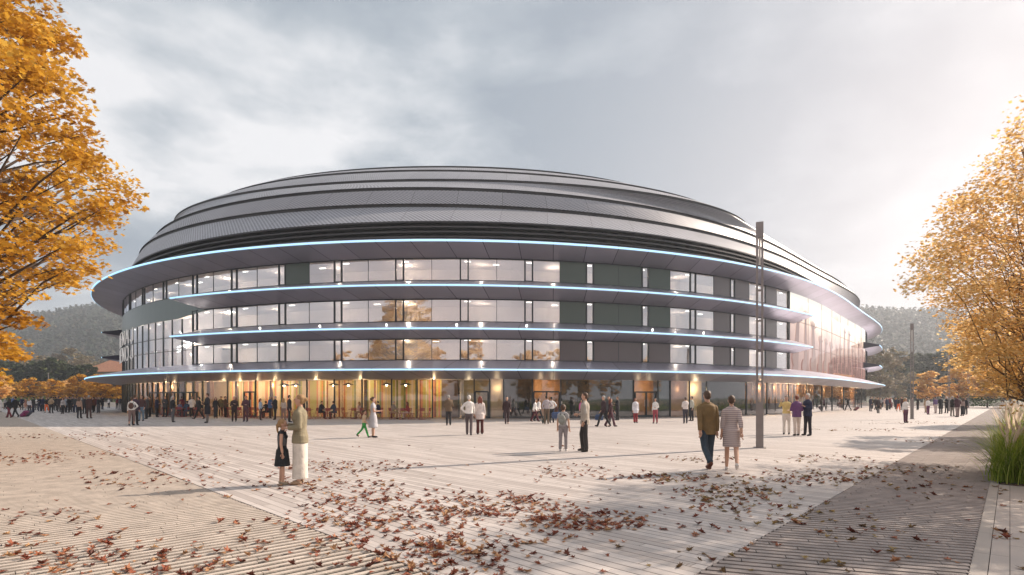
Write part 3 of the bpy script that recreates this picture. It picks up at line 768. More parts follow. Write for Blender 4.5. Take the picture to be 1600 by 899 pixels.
def leaves_mesh(name, P, size, shape, tint, nrm_up=.6, mats=None, seed=1):
    """P (n,3) leaf centres; random orientation biased to face up"""
    r = np.random.default_rng(seed); n = len(P); k = len(shape)
    nv = r.normal(size=(n, 3)); nv /= np.linalg.norm(nv, axis=1)[:, None]; nv[:, 2] = np.abs(nv[:, 2]); nv = nv * (1 - nrm_up) + np.array([0, 0, nrm_up]); nv /= np.linalg.norm(nv, axis=1)[:, None]
    a = r.normal(size=(n, 3)); a -= nv * (a * nv).sum(1)[:, None]; a /= np.linalg.norm(a, axis=1)[:, None]; b = np.cross(nv, a)
    sz = size * r.uniform(.65, 1.25, n)
    V = P[:, None, :] + (a[:, None, :] * shape[None, :, 0:1] + b[:, None, :] * shape[None, :, 1:2] + nv[:, None, :] * shape[None, :, 2:3]) * sz[:, None, None]
    me = bpy.data.meshes.new(name); V = V.reshape(-1, 3)
    me.vertices.add(n * k); me.vertices.foreach_set('co', V.ravel())
    me.loops.add(n * k); me.loops.foreach_set('vertex_index', np.arange(n * k, dtype=np.int32))
    me.polygons.add(n); me.polygons.foreach_set('loop_start', np.arange(0, n * k, k, dtype=np.int32))
    me.polygons.foreach_set('loop_total', np.full(n, k, dtype=np.int32)); me.update(calc_edges=True)
    at_ = me.attributes.new('tint', 'FLOAT', 'POINT'); at_.data.foreach_set('value', np.repeat(tint, k).astype(np.float32))
    if mats: me.materials.append(mats)
    return me
bark = mat('bark', (.075, .052, .038), .9, 0, .35, 6, .6, 25)
bark2 = mat('grey_bark', (.12, .105, .09), .9, 0, .3, 6, .5, 25)
def crown_tree(H, r, zlow, ncl, nl, lsz, seed, shape=MAPLE, top_narrow=.75, flat=.42, trunk_r=.22, full=True, clip=None, csz=1.0, twigs=3, limb=1.0):
    """returns (trunk MB, leaf points, tint): limbs lead to leaf clusters laid in flattish sprays"""
    rg = np.random.default_rng(seed); zc = zlow + (H - zlow) * .45
    mb = MB(); pts = []; tint = []
    # trunk
    tp = [(0, 0, -.05)]; 
    for i in range(1, 8): tp.append((rg.normal() * .05 * i ** .5, rg.normal() * .05 * i ** .5, H * .88 * i / 7))
    mb.tube(tp, [trunk_r * 1.35] + [trunk_r * (1 - .85 * i / 7) for i in range(1, 8)], 9)
    def trunk_at(z):
        f = min(max(z / (H * .88), 0), .999) * 7; i = int(f); return Vector(tp[i]).lerp(Vector(tp[i + 1]), f - i) 
    def rad(z):
        f = (z - zlow) / (H - zlow); f = min(max(f, 0), 1)
        return r * (math.sin(math.pi * min(1, f * .82 + .13)) ** .62) * (1 if f < .45 else 1 - (1 - top_narrow) * (f - .45) / .55)
    cents = []
    tries = 0
    while len(cents) < ncl and tries < ncl * 40:
        tries += 1
        z = rg.uniform(zlow, H * .97); R_ = rad(z); a = rg.uniform(0, 2 * math.pi)
        R_ *= 1 + .13 * math.sin(3 * a + seed) + .10 * math.sin(5 * a + z * 1.3 + seed)
        q = math.sqrt(rg.uniform(.04, 1)); p = Vector((R_ * q * math.cos(a), R_ * q * math.sin(a), z))
        if clip and not clip(p): continue
        if any((p - c).length < .75 * csz * (r / 6) ** .5 for c in cents): continue
        cents.append(p)
    for c in cents:
        rr_ = math.hypot(c.x, c.y); zs = max(.18 * H, c.z - rr_ * rg.uniform(.45, .85)); st = trunk_at(zs)
        mid = st.lerp(c, .5) + Vector((rg.normal() * .15, rg.normal() * .15, -rr_ * .06 + rg.normal() * .12)); m2 = st.lerp(c, .78) + Vector((rg.normal() * .1, rg.normal() * .1, rg.normal() * .08))
        r0 = min(trunk_r * .45, .018 + rr_ * .011) * limb
        mb.tube([st, mid, m2, c], [r0, r0 * .62, r0 * .38, .010 * limb], 5, cap=False)
        cr = rg.uniform(.55, 1.05) * csz * (r / 6) ** .5
        out_d = Vector((c.x, c.y, 0)); out_d = out_d.normalized() if out_d.length > .1 else Vector((1, 0, 0))
        for q in range(twigs):
            dv = Vector((rg.normal(), rg.normal(), rg.normal() * .35)).normalized(); e = c + dv * cr * rg.uniform(.4, .8); mb.tube([m2.lerp(c, .5) if q % 2 else c, e], [.010 * limb, .003], 4, cap=False)
        n = int(nl * rg.uniform(.7, 1.3)); g = rg.normal(size=(n, 3)); g /= np.linalg.norm(g, axis=1)[:, None]
        g *= (rg.uniform(0, 1, n) ** .42)[:, None] * cr; g[:, 2] *= flat
        # drooping edge of each spray
        d2 = (g[:, 0] ** 2 + g[:, 1] ** 2); g[:, 2] -= d2 * .18 / cr
        pts.append(g + np.array(c)); base = rg.uniform(.15, .85); tint.append(np.clip(base * .55 + rg.normal(.22, .16, n), 0, 1))
    return mb, np.concatenate(pts), np.concatenate(tint)
def put_tree(name, label, x, y, mesh_pair, mats, group=None, rz=0, sc=1.0, cat='tree', z=0):
    root = empty(name, (x, y, z), rz); root.scale = (sc, sc, sc); tag(root, label, cat, group)
    t = link('trunk', mesh_pair[0], None, root); c = link('crown', mesh_pair[1], None, root); return root
def make_pair(H, r, zlow, ncl, nl, lsz, seed, lm, bk=bark, shape=MAPLE, up=.45, **kw):
    mb, P, T = crown_tree(H, r, zlow, ncl, nl, lsz, seed, **kw); me = mb.mesh('trunk', True); me.materials.append(bk)
    return me, leaves_mesh('crown', P, lsz, shape, T, up, lm, seed)
gold = leafmat('maple_gold', [(.22, .10, .015), (.48, .235, .025), (.66, .38, .045), (.80, .57, .13)], .48)
orange = leafmat('maple_orange', [(.50, .25, .07), (.70, .42, .14), (.82, .58, .25), (.90, .74, .42)], .68)
# two big maples framing the view, one just outside it on the right
def prof_clip(prof, x0, y0, sgn, m):
    zs = [a for a, b in prof]; xs = [b for a, b in prof]
    def f(p):
        Y = y0 + p.y; py = 622 - (p.z - CH) * F / Y; px = 800 + F * (x0 + p.x + sgn * m) / Y
        return sgn * px < sgn * np.interp(py, zs, xs)
    return f
pl = make_pair(17.0, 8.2, 2.2, 520, 160, .105, 11, gold, trunk_r=.34, top_narrow=.8, csz=.92, clip=prof_clip([(-200, 20), (0, 70), (40, 105), (90, 125), (130, 168), (185, 178), (240, 168), (280, 195), (330, 218), (360, 180), (400, 168), (430, 135), (465, 95), (490, 58), (540, 48), (580, 20), (600, -40)], -17.9, 16.2, 1, .35))
put_tree('maple_tree', 'huge golden autumn maple cropped by the left edge of the view', -17.9, 16.2, pl, None)
MX, MY = 12.0, 13.0
pr = make_pair(8.5, 4.0, 1.5, 330, 170, .046, 23, orange, mat('warm_bark', (.16, .10, .06), .9, 0, .3, 6), trunk_r=.17, top_narrow=.8, csz=1.12, twigs=1, limb=.32, clip=prof_clip([(150, 1600), (172, 1580), (200, 1548), (240, 1528), (290, 1505), (312, 1468), (350, 1442), (400, 1418), (440, 1422), (475, 1452), (520, 1476), (555, 1474), (580, 1500), (612, 1535), (620, 1580)], MX, MY, -1, .60))
put_tree('maple_tree', 'hazy orange maple above the grass bed at the right edge', MX, MY, pr, None)
ps = make_pair(9.0, 3.5, 2.2, 110, 150, .085, 5, orange, trunk_r=.2)
put_tree('maple_tree', 'orange maple just outside the right edge beside the near slabs', 13.4, 7.4, ps, None, rz=.3)
p2_ = make_pair(7.4, 2.9, 1.8, 110, 110, .085, 6, orange, trunk_r=.15)
put_tree('maple_tree', 'orange maple rising from the grass bed behind the large right maple', 22.4, 23.7, p2_, None, rz=1.3)
put_tree('maple_tree', 'farther orange maple in the grass bed near the end of the strip', 32.6, 34.5, p2_, None, rz=2.6)
# small clipped orange trees in rows, far left and far right
sm = [make_pair(6.6, 2.5, 1.7, 60, 55, .20, 40 + i, orange, shape=SIMPLE, trunk_r=.12, csz=1.25) for i in range(3)]
smg = [make_pair(6.8, 2.6, 1.7, 60, 55, .20, 50 + i, gold, shape=SIMPLE, trunk_r=.12, csz=1.25) for i in range(2)]
LROW = [(-6, 118, 0), (8, 128, 2), (26, 152, 1), (44, 126, 2), (68, 150, 1), (86, 128, 2), (103, 150, 0), (121, 124, 2), (140, 148, 2), (157, 124, 1), (175, 132, 2), (192, 124, 2)]
for i, (px, Y, k) in enumerate(LROW):
    o = put_tree('park_tree', 'small round golden park tree, number %s from the left in the row behind the crowd' % ['one', 'two', 'three', 'four', 'five', 'six', 'seven', 'eight', 'nine', 'ten', 'eleven', 'twelve'][i],
             (px - 800) / F * Y, Y, smg[i % 2] if k != 0 else sm[i % 3], None, 'round golden trees in the row at the left', rz=i * 1.3, sc=rng.uniform(.85, 1.05))
RROW = [(1450, 104, 0, 1.0), (1497, 100, 1, 1.05), (1543, 96, 2, 1.0), (1590, 92, 0, 1.1), (1568, 116, 1, 1.0), (1640, 88, 2, 1.1), (1525, 120, 2, 1.0)]
for i, (px, Y, k, s) in enumerate(RROW):
    put_tree('park_tree', ['first round orange tree right of the distant lamp post', 'second round orange tree in the right row', 'third round orange tree in the right row', 'round orange tree low under the big right maple',
        'orange tree farther back behind the right row', 'round orange tree at the far right edge behind the grasses', 'orange tree set back between the second and third of the right row'][i], (px - 800) / F * Y, Y, sm[k], None, 'round orange trees in the row at the right', rz=i * 2.1, sc=s)
# orange trees behind the photographer, mirrored in the windows
bt = [make_pair(13.5, 4.6, 2.4, 95, 60, .26, 70 + i, orange, shape=SIMPLE, trunk_r=.2, csz=1.3) for i in range(2)]
for i in range(18):
    x = -80 + i * 9.2 + rng.uniform(-2.5, 2.5)
    if i in (10,): continue
    put_tree('maple_tree', 'orange maple across the square, mirrored in the windows', x, -24 + rng.uniform(-5, 5), bt[i % 2], None, 'maples across the square', rz=i * .9, sc=rng.uniform(.75, 1.1))
# dark evergreens and brown trees in front of the hill, left
dk = leafmat('dark_green', [(.012, .022, .008), (.03, .05, .015), (.06, .075, .025), (.10, .085, .04)], .15)
tan = leafmat('tan_leaf', [(.12, .085, .05), (.20, .15, .09), (.28, .23, .14), (.20, .22, .10)], .25)
dkp = [make_pair(13, 5.2, 1.0, 70, 70, .42, 80 + i, dk, bark2, SIMPLE, trunk_r=.25, csz=1.5, flat=.6) for i in range(3)]
tnp = [make_pair(15, 4.6, 2.0, 60, 55, .30, 90 + i, tan, bark2, SIMPLE, trunk_r=.25, csz=1.4, flat=.7) for i in range(3)]
w = ['first', 'second', 'third', 'fourth', 'fifth', 'sixth', 'seventh', 'eighth', 'ninth', 'tenth', 'eleventh', 'twelfth', 'thirteenth', 'fourteenth']
DK = [(-30, 190, 1), (-5, 180, 1.05), (18, 195, 1.1), (38, 176, .95), (58, 186, 1.05), (80, 178, 1.12), (97, 192, 1.1), (116, 182, .9), (134, 176, .95), (160, 190, .72), (182, 185, .7)]
for i, (px, Y, s) in enumerate(DK):
    put_tree('evergreen_tree', 'dark green tree, %s from the left behind the golden row' % w[i], (px - 800) / F * Y, Y, dkp[i % 3], None, 'dark trees behind the golden row', rz=i * 1.7, sc=s)
TN = [(-20, 235, 1.25), (30, 245, 1.35), (62, 238, 1.3), (88, 255, 1.45), (112, 240, 1.55), (136, 250, 1.35), (160, 262, 1.3)]
for i, (px, Y, s) in enumerate(TN):
    put_tree('bare_tree', 'thin tan late-autumn tree, %s from the left below the hill' % w[i], (px - 800) / F * Y, Y, tnp[i % 3], None, 'tan trees below the left hill', rz=i * 2.3, sc=s)
TR = [(1352, 150, .95), (1375, 142, .98), (1398, 152, 1.0), (1418, 175, 1.15), (1440, 180, 1.2), (1466, 176, 1.25), (1492, 185, 1.3), (1520, 178, 1.25), (1548, 186, 1.3), (1580, 178, 1.3), (1612, 182, 1.3), (1338, 170, 1.1)]
for i, (px, Y, s) in enumerate(TR):
    put_tree('broadleaf_tree', 'misty %s tree, %s of the wood beyond the right end of the arena' % ('tan' if i in (0, 1, 2, 11) else 'brown-green', w[i]), (px - 800) / F * Y, Y, tnp[i % 3] if i in (0, 1, 2, 11) else dkp[i % 3], None, 'misty trees at the right', rz=i * 1.1, sc=s)

# hills with forest
def fold(x, y, s): return math.sin(x * s * 1.0 + y * s * .6) * .5 + math.sin(x * s * 2.3 - y * s * 1.1 + 1.3) * .28 + math.sin(x * s * 4.9 + 2.1) * .12
def hillz(x, y, side):
    if side < 0:
        d = (y - 330) / 420; d = min(max(d, 0), 1); px = 800 + F * x / y; top = (622 - (483 + 6 * math.sin(px * .03))) * 760 / F - 17
        return top * (d * d * (3 - 2 * d)) + fold(x, y, .012) * 9 * d
    d = (y - 260) / 480; d = min(max(d, 0), 1); top = 97 - max(0, (x - 480)) * .05
    return top * (d * d * (3 - 2 * d)) + fold(x, y, .01) * 9 * d
hm = mat('hill_ground', (.05, .055, .03), .95, 0, .3, .02)
fm = leafmat('forest_leaf', [(.012, .028, .016), (.022, .042, .02), (.038, .052, .026), (.075, .06, .032)], .1)
def hill(side, x0, x1):
    g = MB(); nx, ny = 60, 26; ys = np.linspace(250, 900, ny); vs = []; fs = []
    for j, y in enumerate(ys):
        for i in range(nx + 1):
            x = (x0 + (x1 - x0) * i / nx) * (y / 760 * .6 + .4); z = hillz(x, min(y, 760), side) - max(0, (y - 760)) * .3
            vs.append((x, y, max(z, -.2) if j else -.5))
    for j in range(ny - 1):
        for i in range(nx): a = j * (nx + 1) + i; fs.append((a, a + 1, a + nx + 2, a + nx + 1))
    g.add(vs, fs); o = g.build('hill', hm, smooth=True); tag(o, kind='structure')
    # forest: leaf clumps stacked as conifers and round crowns
    r = np.random.default_rng(3 + (side > 0)); P = []; T = []
    for _ in range(12000):
        y = r.uniform(300, 775) if r.uniform() < .8 else r.uniform(700, 775); x = r.uniform(x0, x1) * (y / 760 * .6 + .4); z = hillz(x, y, side)
        px = 800 + F * x / y
        if side < 0 and not (-60 < px < 330): continue
        if side > 0 and not (1240 < px < 1680): continue
        if z < 1: continue
        h = r.uniform(9, 17); con = r.uniform() < .6; t0 = r.uniform(.0, .6) if con else r.uniform(.5, 1); n = 16
        f = r.uniform(0, 1, n); a = r.uniform(0, 6.28, n); R_ = (1 - f) * 3.0 + .2 if con else 3.6 * np.sin(np.pi * (f * .8 + .15))
        P.append(np.stack([x + np.cos(a) * R_ * .7, y + np.sin(a) * R_ * .7, z + 2 + f * h], 1)); T.append(np.clip(t0 + r.normal(0, .1, n), 0, 1))
    P = np.concatenate(P); T = np.concatenate(T)
    o = link('forest', leaves_mesh('forest', P, 1.6, SIMPLE, T, .3, fm, 4)); tag(o, 'misty wooded hillside at the %s' % ('left' if side < 0 else 'right'), 'forest', None, 'stuff')
hill(-1, -980, -60); hill(1, 260, 1150)

# house with a tiled roof behind the trees
hs = empty('house', (-133, 196, 0), R(-18)); tag(hs, 'house with a terracotta tiled roof behind trees left of the arena', 'house')
g = MB(); g.box((0, 0, 5.2), (13, 7, 5.2)); g.build('wall', mat('render_wall', (.55, .47, .38), .85, 0, .1, .5), hs)
def tile_mat():
    m, t, b = newmat('roof_tiles'); tc_ = N(t, 'ShaderNodeTexCoord'); br = N(t, 'ShaderNodeTexBrick'); L(t, tc_.outputs['Object'], br.inputs[0])
    br.inputs['Scale'].default_value = 1.5; br.inputs['Color1'].default_value = (.42, .17, .09, 1); br.inputs['Color2'].default_value = (.55, .27, .15, 1); br.inputs['Mortar'].default_value = (.2, .08, .05, 1)
    L(t, br.outputs[0], b.inputs['Base Color']); b.inputs['Roughness'].default_value = .85; return m
g = MB(); e = 1.0; vs = [(-14, -8, 10.4), (14, -8, 10.4), (14, 8, 10.4), (-14, 8, 10.4), (-7, 0, 15.6), (7, 0, 15.6)]
g.add(vs, [(0, 1, 5, 4), (1, 2, 5), (2, 3, 4, 5), (3, 0, 4), (0, 3, 2, 1)]); g.build('roof', tile_mat(), hs)
for x in (-8, -3, 3, 8):
    g = MB(); g.box((x, -7.02, 6.5), (.7, .05, 1.0)); g.build('window', darkp, hs)
# low hedge and pale kerb wall behind the crowd
hd = leafmat('hedge_leaf', [(.03, .07, .02), (.06, .12, .03), (.10, .17, .05)], .2)
def hedge(x, y, lx, ly, h, label, seed):
    r = np.random.default_rng(seed); n = int(lx * ly * 120 + 400); P = np.stack([r.uniform(-lx, lx, n), r.uniform(-ly, ly, n), r.uniform(.05, 1, n) ** .7 * h * (1 + .15 * np.sin(np.arange(n)))], 1)
    o = link('hedge', leaves_mesh('hedge', P, .13, SIMPLE, r.uniform(0, 1, n), .3, hd, seed)); o.location = (x, y, 0); tag(o, label, 'hedge')
hedge(-93, 108, 4.5, 1.2, 1.7, 'clipped green hedge behind the man with the suitcase at the far left', 1); hedge(-74, 112, 5, 1.0, 1.3, 'low green hedge behind the crowd beside the arena entrance', 2)
hedge(80, 96, 2.6, 1.4, 1.9, 'rounded green shrubs at the far end of the grate strip', 3)
g = MB(); g.box((-84, 104.5, .42), (16, .25, .42)); o = g.build('low_wall', mat('pale_concrete', (.62, .58, .52), .8, 0, .1, 1)); tag(o, 'low pale concrete wall behind the left crowd', 'wall')
g = MB(); g.box((76, 116, .35), (30, .25, .35)); o = g.build('low_wall', _M['pale_concrete']); tag(o, 'low pale concrete wall beyond the right crowd', 'wall')

# ornamental grasses in the planting bed
def grass_bed():
    r = np.random.default_rng(9); V = []; Fc = []; T = []; nb = 0
    def blade(p, h, bend, w, t0, plume):
        nonlocal nb
        k = 5; a = r.uniform(0, 6.28); d = np.array([math.cos(a), math.sin(a), 0]); sd = np.array([-d[1], d[0], 0])
        for i in range(k + 1):
            f = i / k; c = p + np.array([0, 0, h]) * (f - .22 * bend * f * f) + d * bend * h * f * f
            ww = w * (1 - f) * 1.1 + .0015
            if plume: ww = .0035 if f < .62 else .030 * math.sin(math.pi * (f - .6) / .42)
            V.append(c - sd * ww); V.append(c + sd * ww); tt = t0 if not (plume and f > .6) else .95; T.append(tt); T.append(tt)
        for i in range(k): Fc.append((nb + 2 * i, nb + 2 * i + 1, nb + 2 * i + 3, nb + 2 * i + 2))
        nb += 2 * (k + 1)
    for tft in range(760):
        u = r.uniform(0, 1) ** 2.0 * 70; v = r.uniform(.02, 3.2 + u * .25); c = bed0 + SD * (u + .25) + RN * v; far = c.y > 25
        hh = r.uniform(.85, 1.2); n = 46 if c.y < 16 else 22 if c.y < 26 else 12; wd = .007 if c.y < 16 else .012 if c.y < 26 else .024
        for i in range(n):
            p = np.array([c.x + r.normal() * .12, c.y + r.normal() * .12, .03]); blade(p, hh * r.uniform(.6, 1.15), r.uniform(.15, 1.15), wd, r.uniform(.0, .6), False)
        for i in range((1 if c.y < 16 else 4) if not far else 5):
            p = np.array([c.x + r.normal() * .1, c.y + r.normal() * .1, .03]); blade(p, hh * r.uniform(1.05, 1.35), r.uniform(.1, .45), wd, .8, True)
    me = bpy.data.meshes.new('ornamental_grass'); me.from_pydata([tuple(v) for v in V], [], Fc)
    a = me.attributes.new('tint', 'FLOAT', 'POINT'); a.data.foreach_set('value', np.array(T, dtype=np.float32))
    gm = leafmat('grass_blade', [(.12, .20, .02), (.24, .33, .04), (.38, .43, .09), (.50, .42, .22), (.70, .58, .50)], .5); me.materials.append(gm)
    o = link('ornamental_grass', me); tag(o, 'tall feathery ornamental grasses in the bed at the right edge', 'grass', None, 'stuff')
grass_bed()

# ================================================================== FALLEN LEAVES
PATCH = [(230,708,90,8,70),(60,683,110,5,60),(170,680,60,4,40),(40,715,60,9,70),(100,712,50,8,30),(210,750,90,12,60),(290,725,60,10,40),(330,745,60,15,15),(100,840,110,45,60),(250,880,120,25,70),
 (60,870,60,30,20),(540,730,110,9,150),(480,755,90,12,60),(560,770,70,20,80),(620,800,160,28,190),(770,790,110,18,220),(920,815,90,14,150),(560,850,150,35,80),(700,870,100,30,110),(800,850,120,20,55),(480,840,100,30,45),
 (900,735,50,10,40),(890,700,30,3,12),(860,745,40,8,10),(1040,747,75,6,110),(1130,770,75,12,130),(1130,790,60,10,30),(1290,718,60,6,50),(1260,745,90,11,110),(1100,718,60,5,40),(1340,750,50,8,30),(1400,735,60,8,50),
 (1200,800,80,20,35),(1300,820,80,25,25),(1450,760,70,15,25),(1560,775,30,15,10),(1570,835,30,10,9),(1100,850,80,30,15),(1460,690,40,4,35),(1350,672,90,2,60),(1420,661,70,2,50),(1350,860,150,35,18),(800,790,700,100,120),(300,690,300,20,30)]
LP = []
for (cx0, cy0, rx, ry, n) in PATCH:
    for _ in range(int(n * 1.3)):
        a = rng.uniform(0, 6.28); q = math.sqrt(rng.uniform(0, 1)) * (1 + .5 * max(0, rng.normal())); x = cx0 + rx * q * math.cos(a); y = cy0 + ry * q * math.sin(a)
        if y < 648 or y > 925 or x < -40 or x > 1640: continue
        p = at(x, y); c = (p - bed0); 
        if c.dot(SD) > 0 and c.dot(RN) > 0: continue
        LP.append(p)
LP.sort(key=lambda p: p.length)
rl = leafmat('fallen_red', [(.08, .025, .016), (.21, .052, .028), (.30, .11, .055), (.40, .24, .12)], .1, .55)
ol = leafmat('fallen_olive', [(.09, .05, .02), (.16, .10, .04), (.26, .17, .06), (.30, .22, .09)], .1, .6)
def curled(seed, fold_):
    r = np.random.default_rng(seed); s = MAPLE.copy(); a = r.uniform(0, 6.28); s[:, 2] = fold_ * (np.abs(s[:, 0]) * .45 + .25 * np.sin(s[:, 0] * 2 + a) * s[:, 1]); s[:, 2] += r.uniform(0, .30, len(s)) * fold_; s[:, 2] -= s[:, 2].min(); return s
LS = [curled(i, [.5, .9, 1.2, .7, 1.0, 1.4][i]) for i in range(6)]
def leaf_mesh(k, m, t0):
    s = LS[k]; g = MB(); vs = [tuple(v) for v in s] + [(0, 0, float(s[:, 2].min()) + .04)]; n = len(s); fs = [(i, (i + 1) % n, n) for i in range(n)]
    g.add(vs, fs); g.tube([(0, -.9, .15), (.05, -1.35, .35), (.02, -1.7, .3)], .022, 4); me = g.mesh('fallen_leaf'); a = me.attributes.new('tint', 'FLOAT', 'POINT')
    a.data.foreach_set('value', np.full(len(me.vertices), t0, dtype=np.float32)); me.materials.append(m); return me
LM = [[leaf_mesh(k, m, t) for k in range(6) for t in (.1, .45, .9)] for m in (rl, ol)]
first = {}
nind = 300
for i, p in enumerate(LP[:nind]):
    olive = p.x > 1.0 and rng.uniform() < .75
    k = int(rng.integers(0, 18)); me = LM[int(olive)][k]
    o = bpy.data.objects.new('fallen_leaf', me); COL.objects.link(o); sc = rng.uniform(.028, .066); o.scale = (sc, sc, sc)
    o.location = (p.x, p.y, .004); o.rotation_euler = (rng.normal() * .15, rng.normal() * .15, rng.uniform(0, 6.28))
    if olive: tag(o, 'fallen olive-brown maple leaf lying on the shaded paving at the lower right', 'leaf', 'fallen olive-brown leaves')
    else: tag(o, 'fallen dark red maple leaf lying on the paving in the foreground', 'leaf', 'fallen red leaves in the foreground')
V = []; Fc = []; T = []; nb = 0; MI = []
for p in LP[nind:]:
    s = LS[int(rng.integers(0, 6))] * rng.uniform(.028, .070) ; a = rng.uniform(0, 6.28); ca, sa_ = math.cos(a), math.sin(a)
    X = s[:, 0] * ca - s[:, 1] * sa_ + p.x; Y = s[:, 0] * sa_ + s[:, 1] * ca + p.y; Zz = s[:, 2] + .004; n = len(s)
    V += list(zip(X, Y, Zz)) + [(p.x, p.y, .008)]; Fc += [(nb + i, nb + (i + 1) % n, nb + n) for i in range(n)]; T += [rng.uniform(0, 1)] * (n + 1); nb += n + 1
    MI += [1 if (p.x > 3 and rng.uniform() < .5) else 0] * n
me = bpy.data.meshes.new('leaf_litter'); me.from_pydata(V, [], Fc); me.polygons.foreach_set('material_index', MI)
a = me.attributes.new('tint', 'FLOAT', 'POINT'); a.data.foreach_set('value', np.array(T, dtype=np.float32)); me.materials.append(rl); me.materials.append(ol)
tag(link('leaf_litter', me), 'drifts of small red-brown fallen leaves farther out on the plaza', 'leaf litter', None, 'stuff')
# ================================================================== PEOPLE
skin = mat('skin', (.52, .31, .22), .55, 0, .06, 20); eye_m = mat('eye_dark', (.02, .015, .012), .3); lip = mat('lips', (.38, .14, .11), .5)
HAIR = dict(dark=(.02, .014, .01), brown=(.07, .035, .018), blond=(.32, .19, .08), grey=(.34, .32, .30), white=(.60, .58, .55), red=(.16, .035, .015))
def hairm(k): return mat('hair_' + k, HAIR[k], .55, 0, .3, 30, .6, 120)
def remesh(name, mb, vox, smooth=4, mats=None, cut=None):
    me = mb.mesh(name); o = bpy.data.objects.new(name, me); COL.objects.link(o)
    m = o.modifiers.new('r', 'REMESH'); m.mode = 'VOXEL'; m.voxel_size = vox; m.use_smooth_shade = True
    s = o.modifiers.new('s', 'SMOOTH'); s.factor = .5; s.iterations = smooth
    dg = bpy.context.evaluated_depsgraph_get(); dg.update(); me2 = bpy.data.meshes.new_from_object(o.evaluated_get(dg)); me2.name = name
    bpy.data.objects.remove(o); bpy.data.meshes.remove(me); me2.materials.clear()
    for x in (mats or []): me2.materials.append(x)
    return me2
def V3(*a): return Vector(a)
ARMS = {'down': ((.16, .03, -1), (.06, -.16, -1)), 'fold': ((.22, .10, -1), (-.42, -.85, -.05)), 'chest': ((.25, -.10, -1), (-.55, -.65, .35)), 'pocket': ((.36, .22, -1), (-.22, -.30, -.9)),
        'hip': ((.62, .28, -.8), (-.65, -.15, -.62)), 'swf': ((.14, -.42, -1), (.0, -.62, -.8)), 'swb': ((.16, .42, -1), (.06, .25, -1)), 'phone': ((.25, -.75, -.35), (-.35, -.35, .9)),
        'read': ((.22, -.15, -1), (-.25, -.95, .10)), 'hold': ((.30, .02, -1), (.22, -.05, -1)), 'table': ((.20, -.45, -.9), (-.25, -.95, .05)), 'up': ((.35, -.2, .55), (-.1, -.1, 1))}
def skeleton(H=1.75, arms=('down', 'down'), legs=((0, 0), (0, 0)), spread=.09, lean=0.0, sit=False, child=False, female=False):
    k = H / 1.75; J = {}; hz = .92
    sw = (.170 if not female else .150); 
    J['pel'] = V3(0, 0, .95); J['chest'] = V3(0, -lean * .25, 1.30); J['neck'] = V3(0, -lean * .38, 1.49); J['head'] = V3(0, -lean * .42 - .015, 1.635)
    for s, nm in ((-1, 'l'), (1, 'r')):
        a, b = legs[0 if s < 0 else 1]; a = R(a); b = R(b)
        hip = V3(s * .088, 0, hz); kn = hip + V3(s * spread * .25, -math.sin(a), -math.cos(a)) * .43; an = kn + V3(s * spread * .1, -math.sin(a - b), -math.cos(a - b)) * .415
        J['hip' + nm], J['kn' + nm], J['an' + nm] = hip, kn, an; J['ft' + nm] = 0 if not sit else 0; J['fa' + nm] = a - b
        u, f = ARMS[arms[0 if s < 0 else 1]]; sh = V3(s * sw, -lean * .34, 1.390)
        ud = V3(u[0] * s, u[1], u[2]).normalized(); fd = V3(f[0] * s, f[1], f[2]).normalized()
        el = sh + ud * .285; wr = el + fd * .25; J['sh' + nm], J['el' + nm], J['wr' + nm], J['hd' + nm] = sh, el, wr, fd
    low = min(J['anl'].z, J['anr'].z); off = .085 - low
    if child: pass
    for q in list(J):
        if isinstance(J[q], Vector) and not q.startswith('hd'): J[q] = J[q] + V3(0, 0, off)
    J['off'] = off; return J
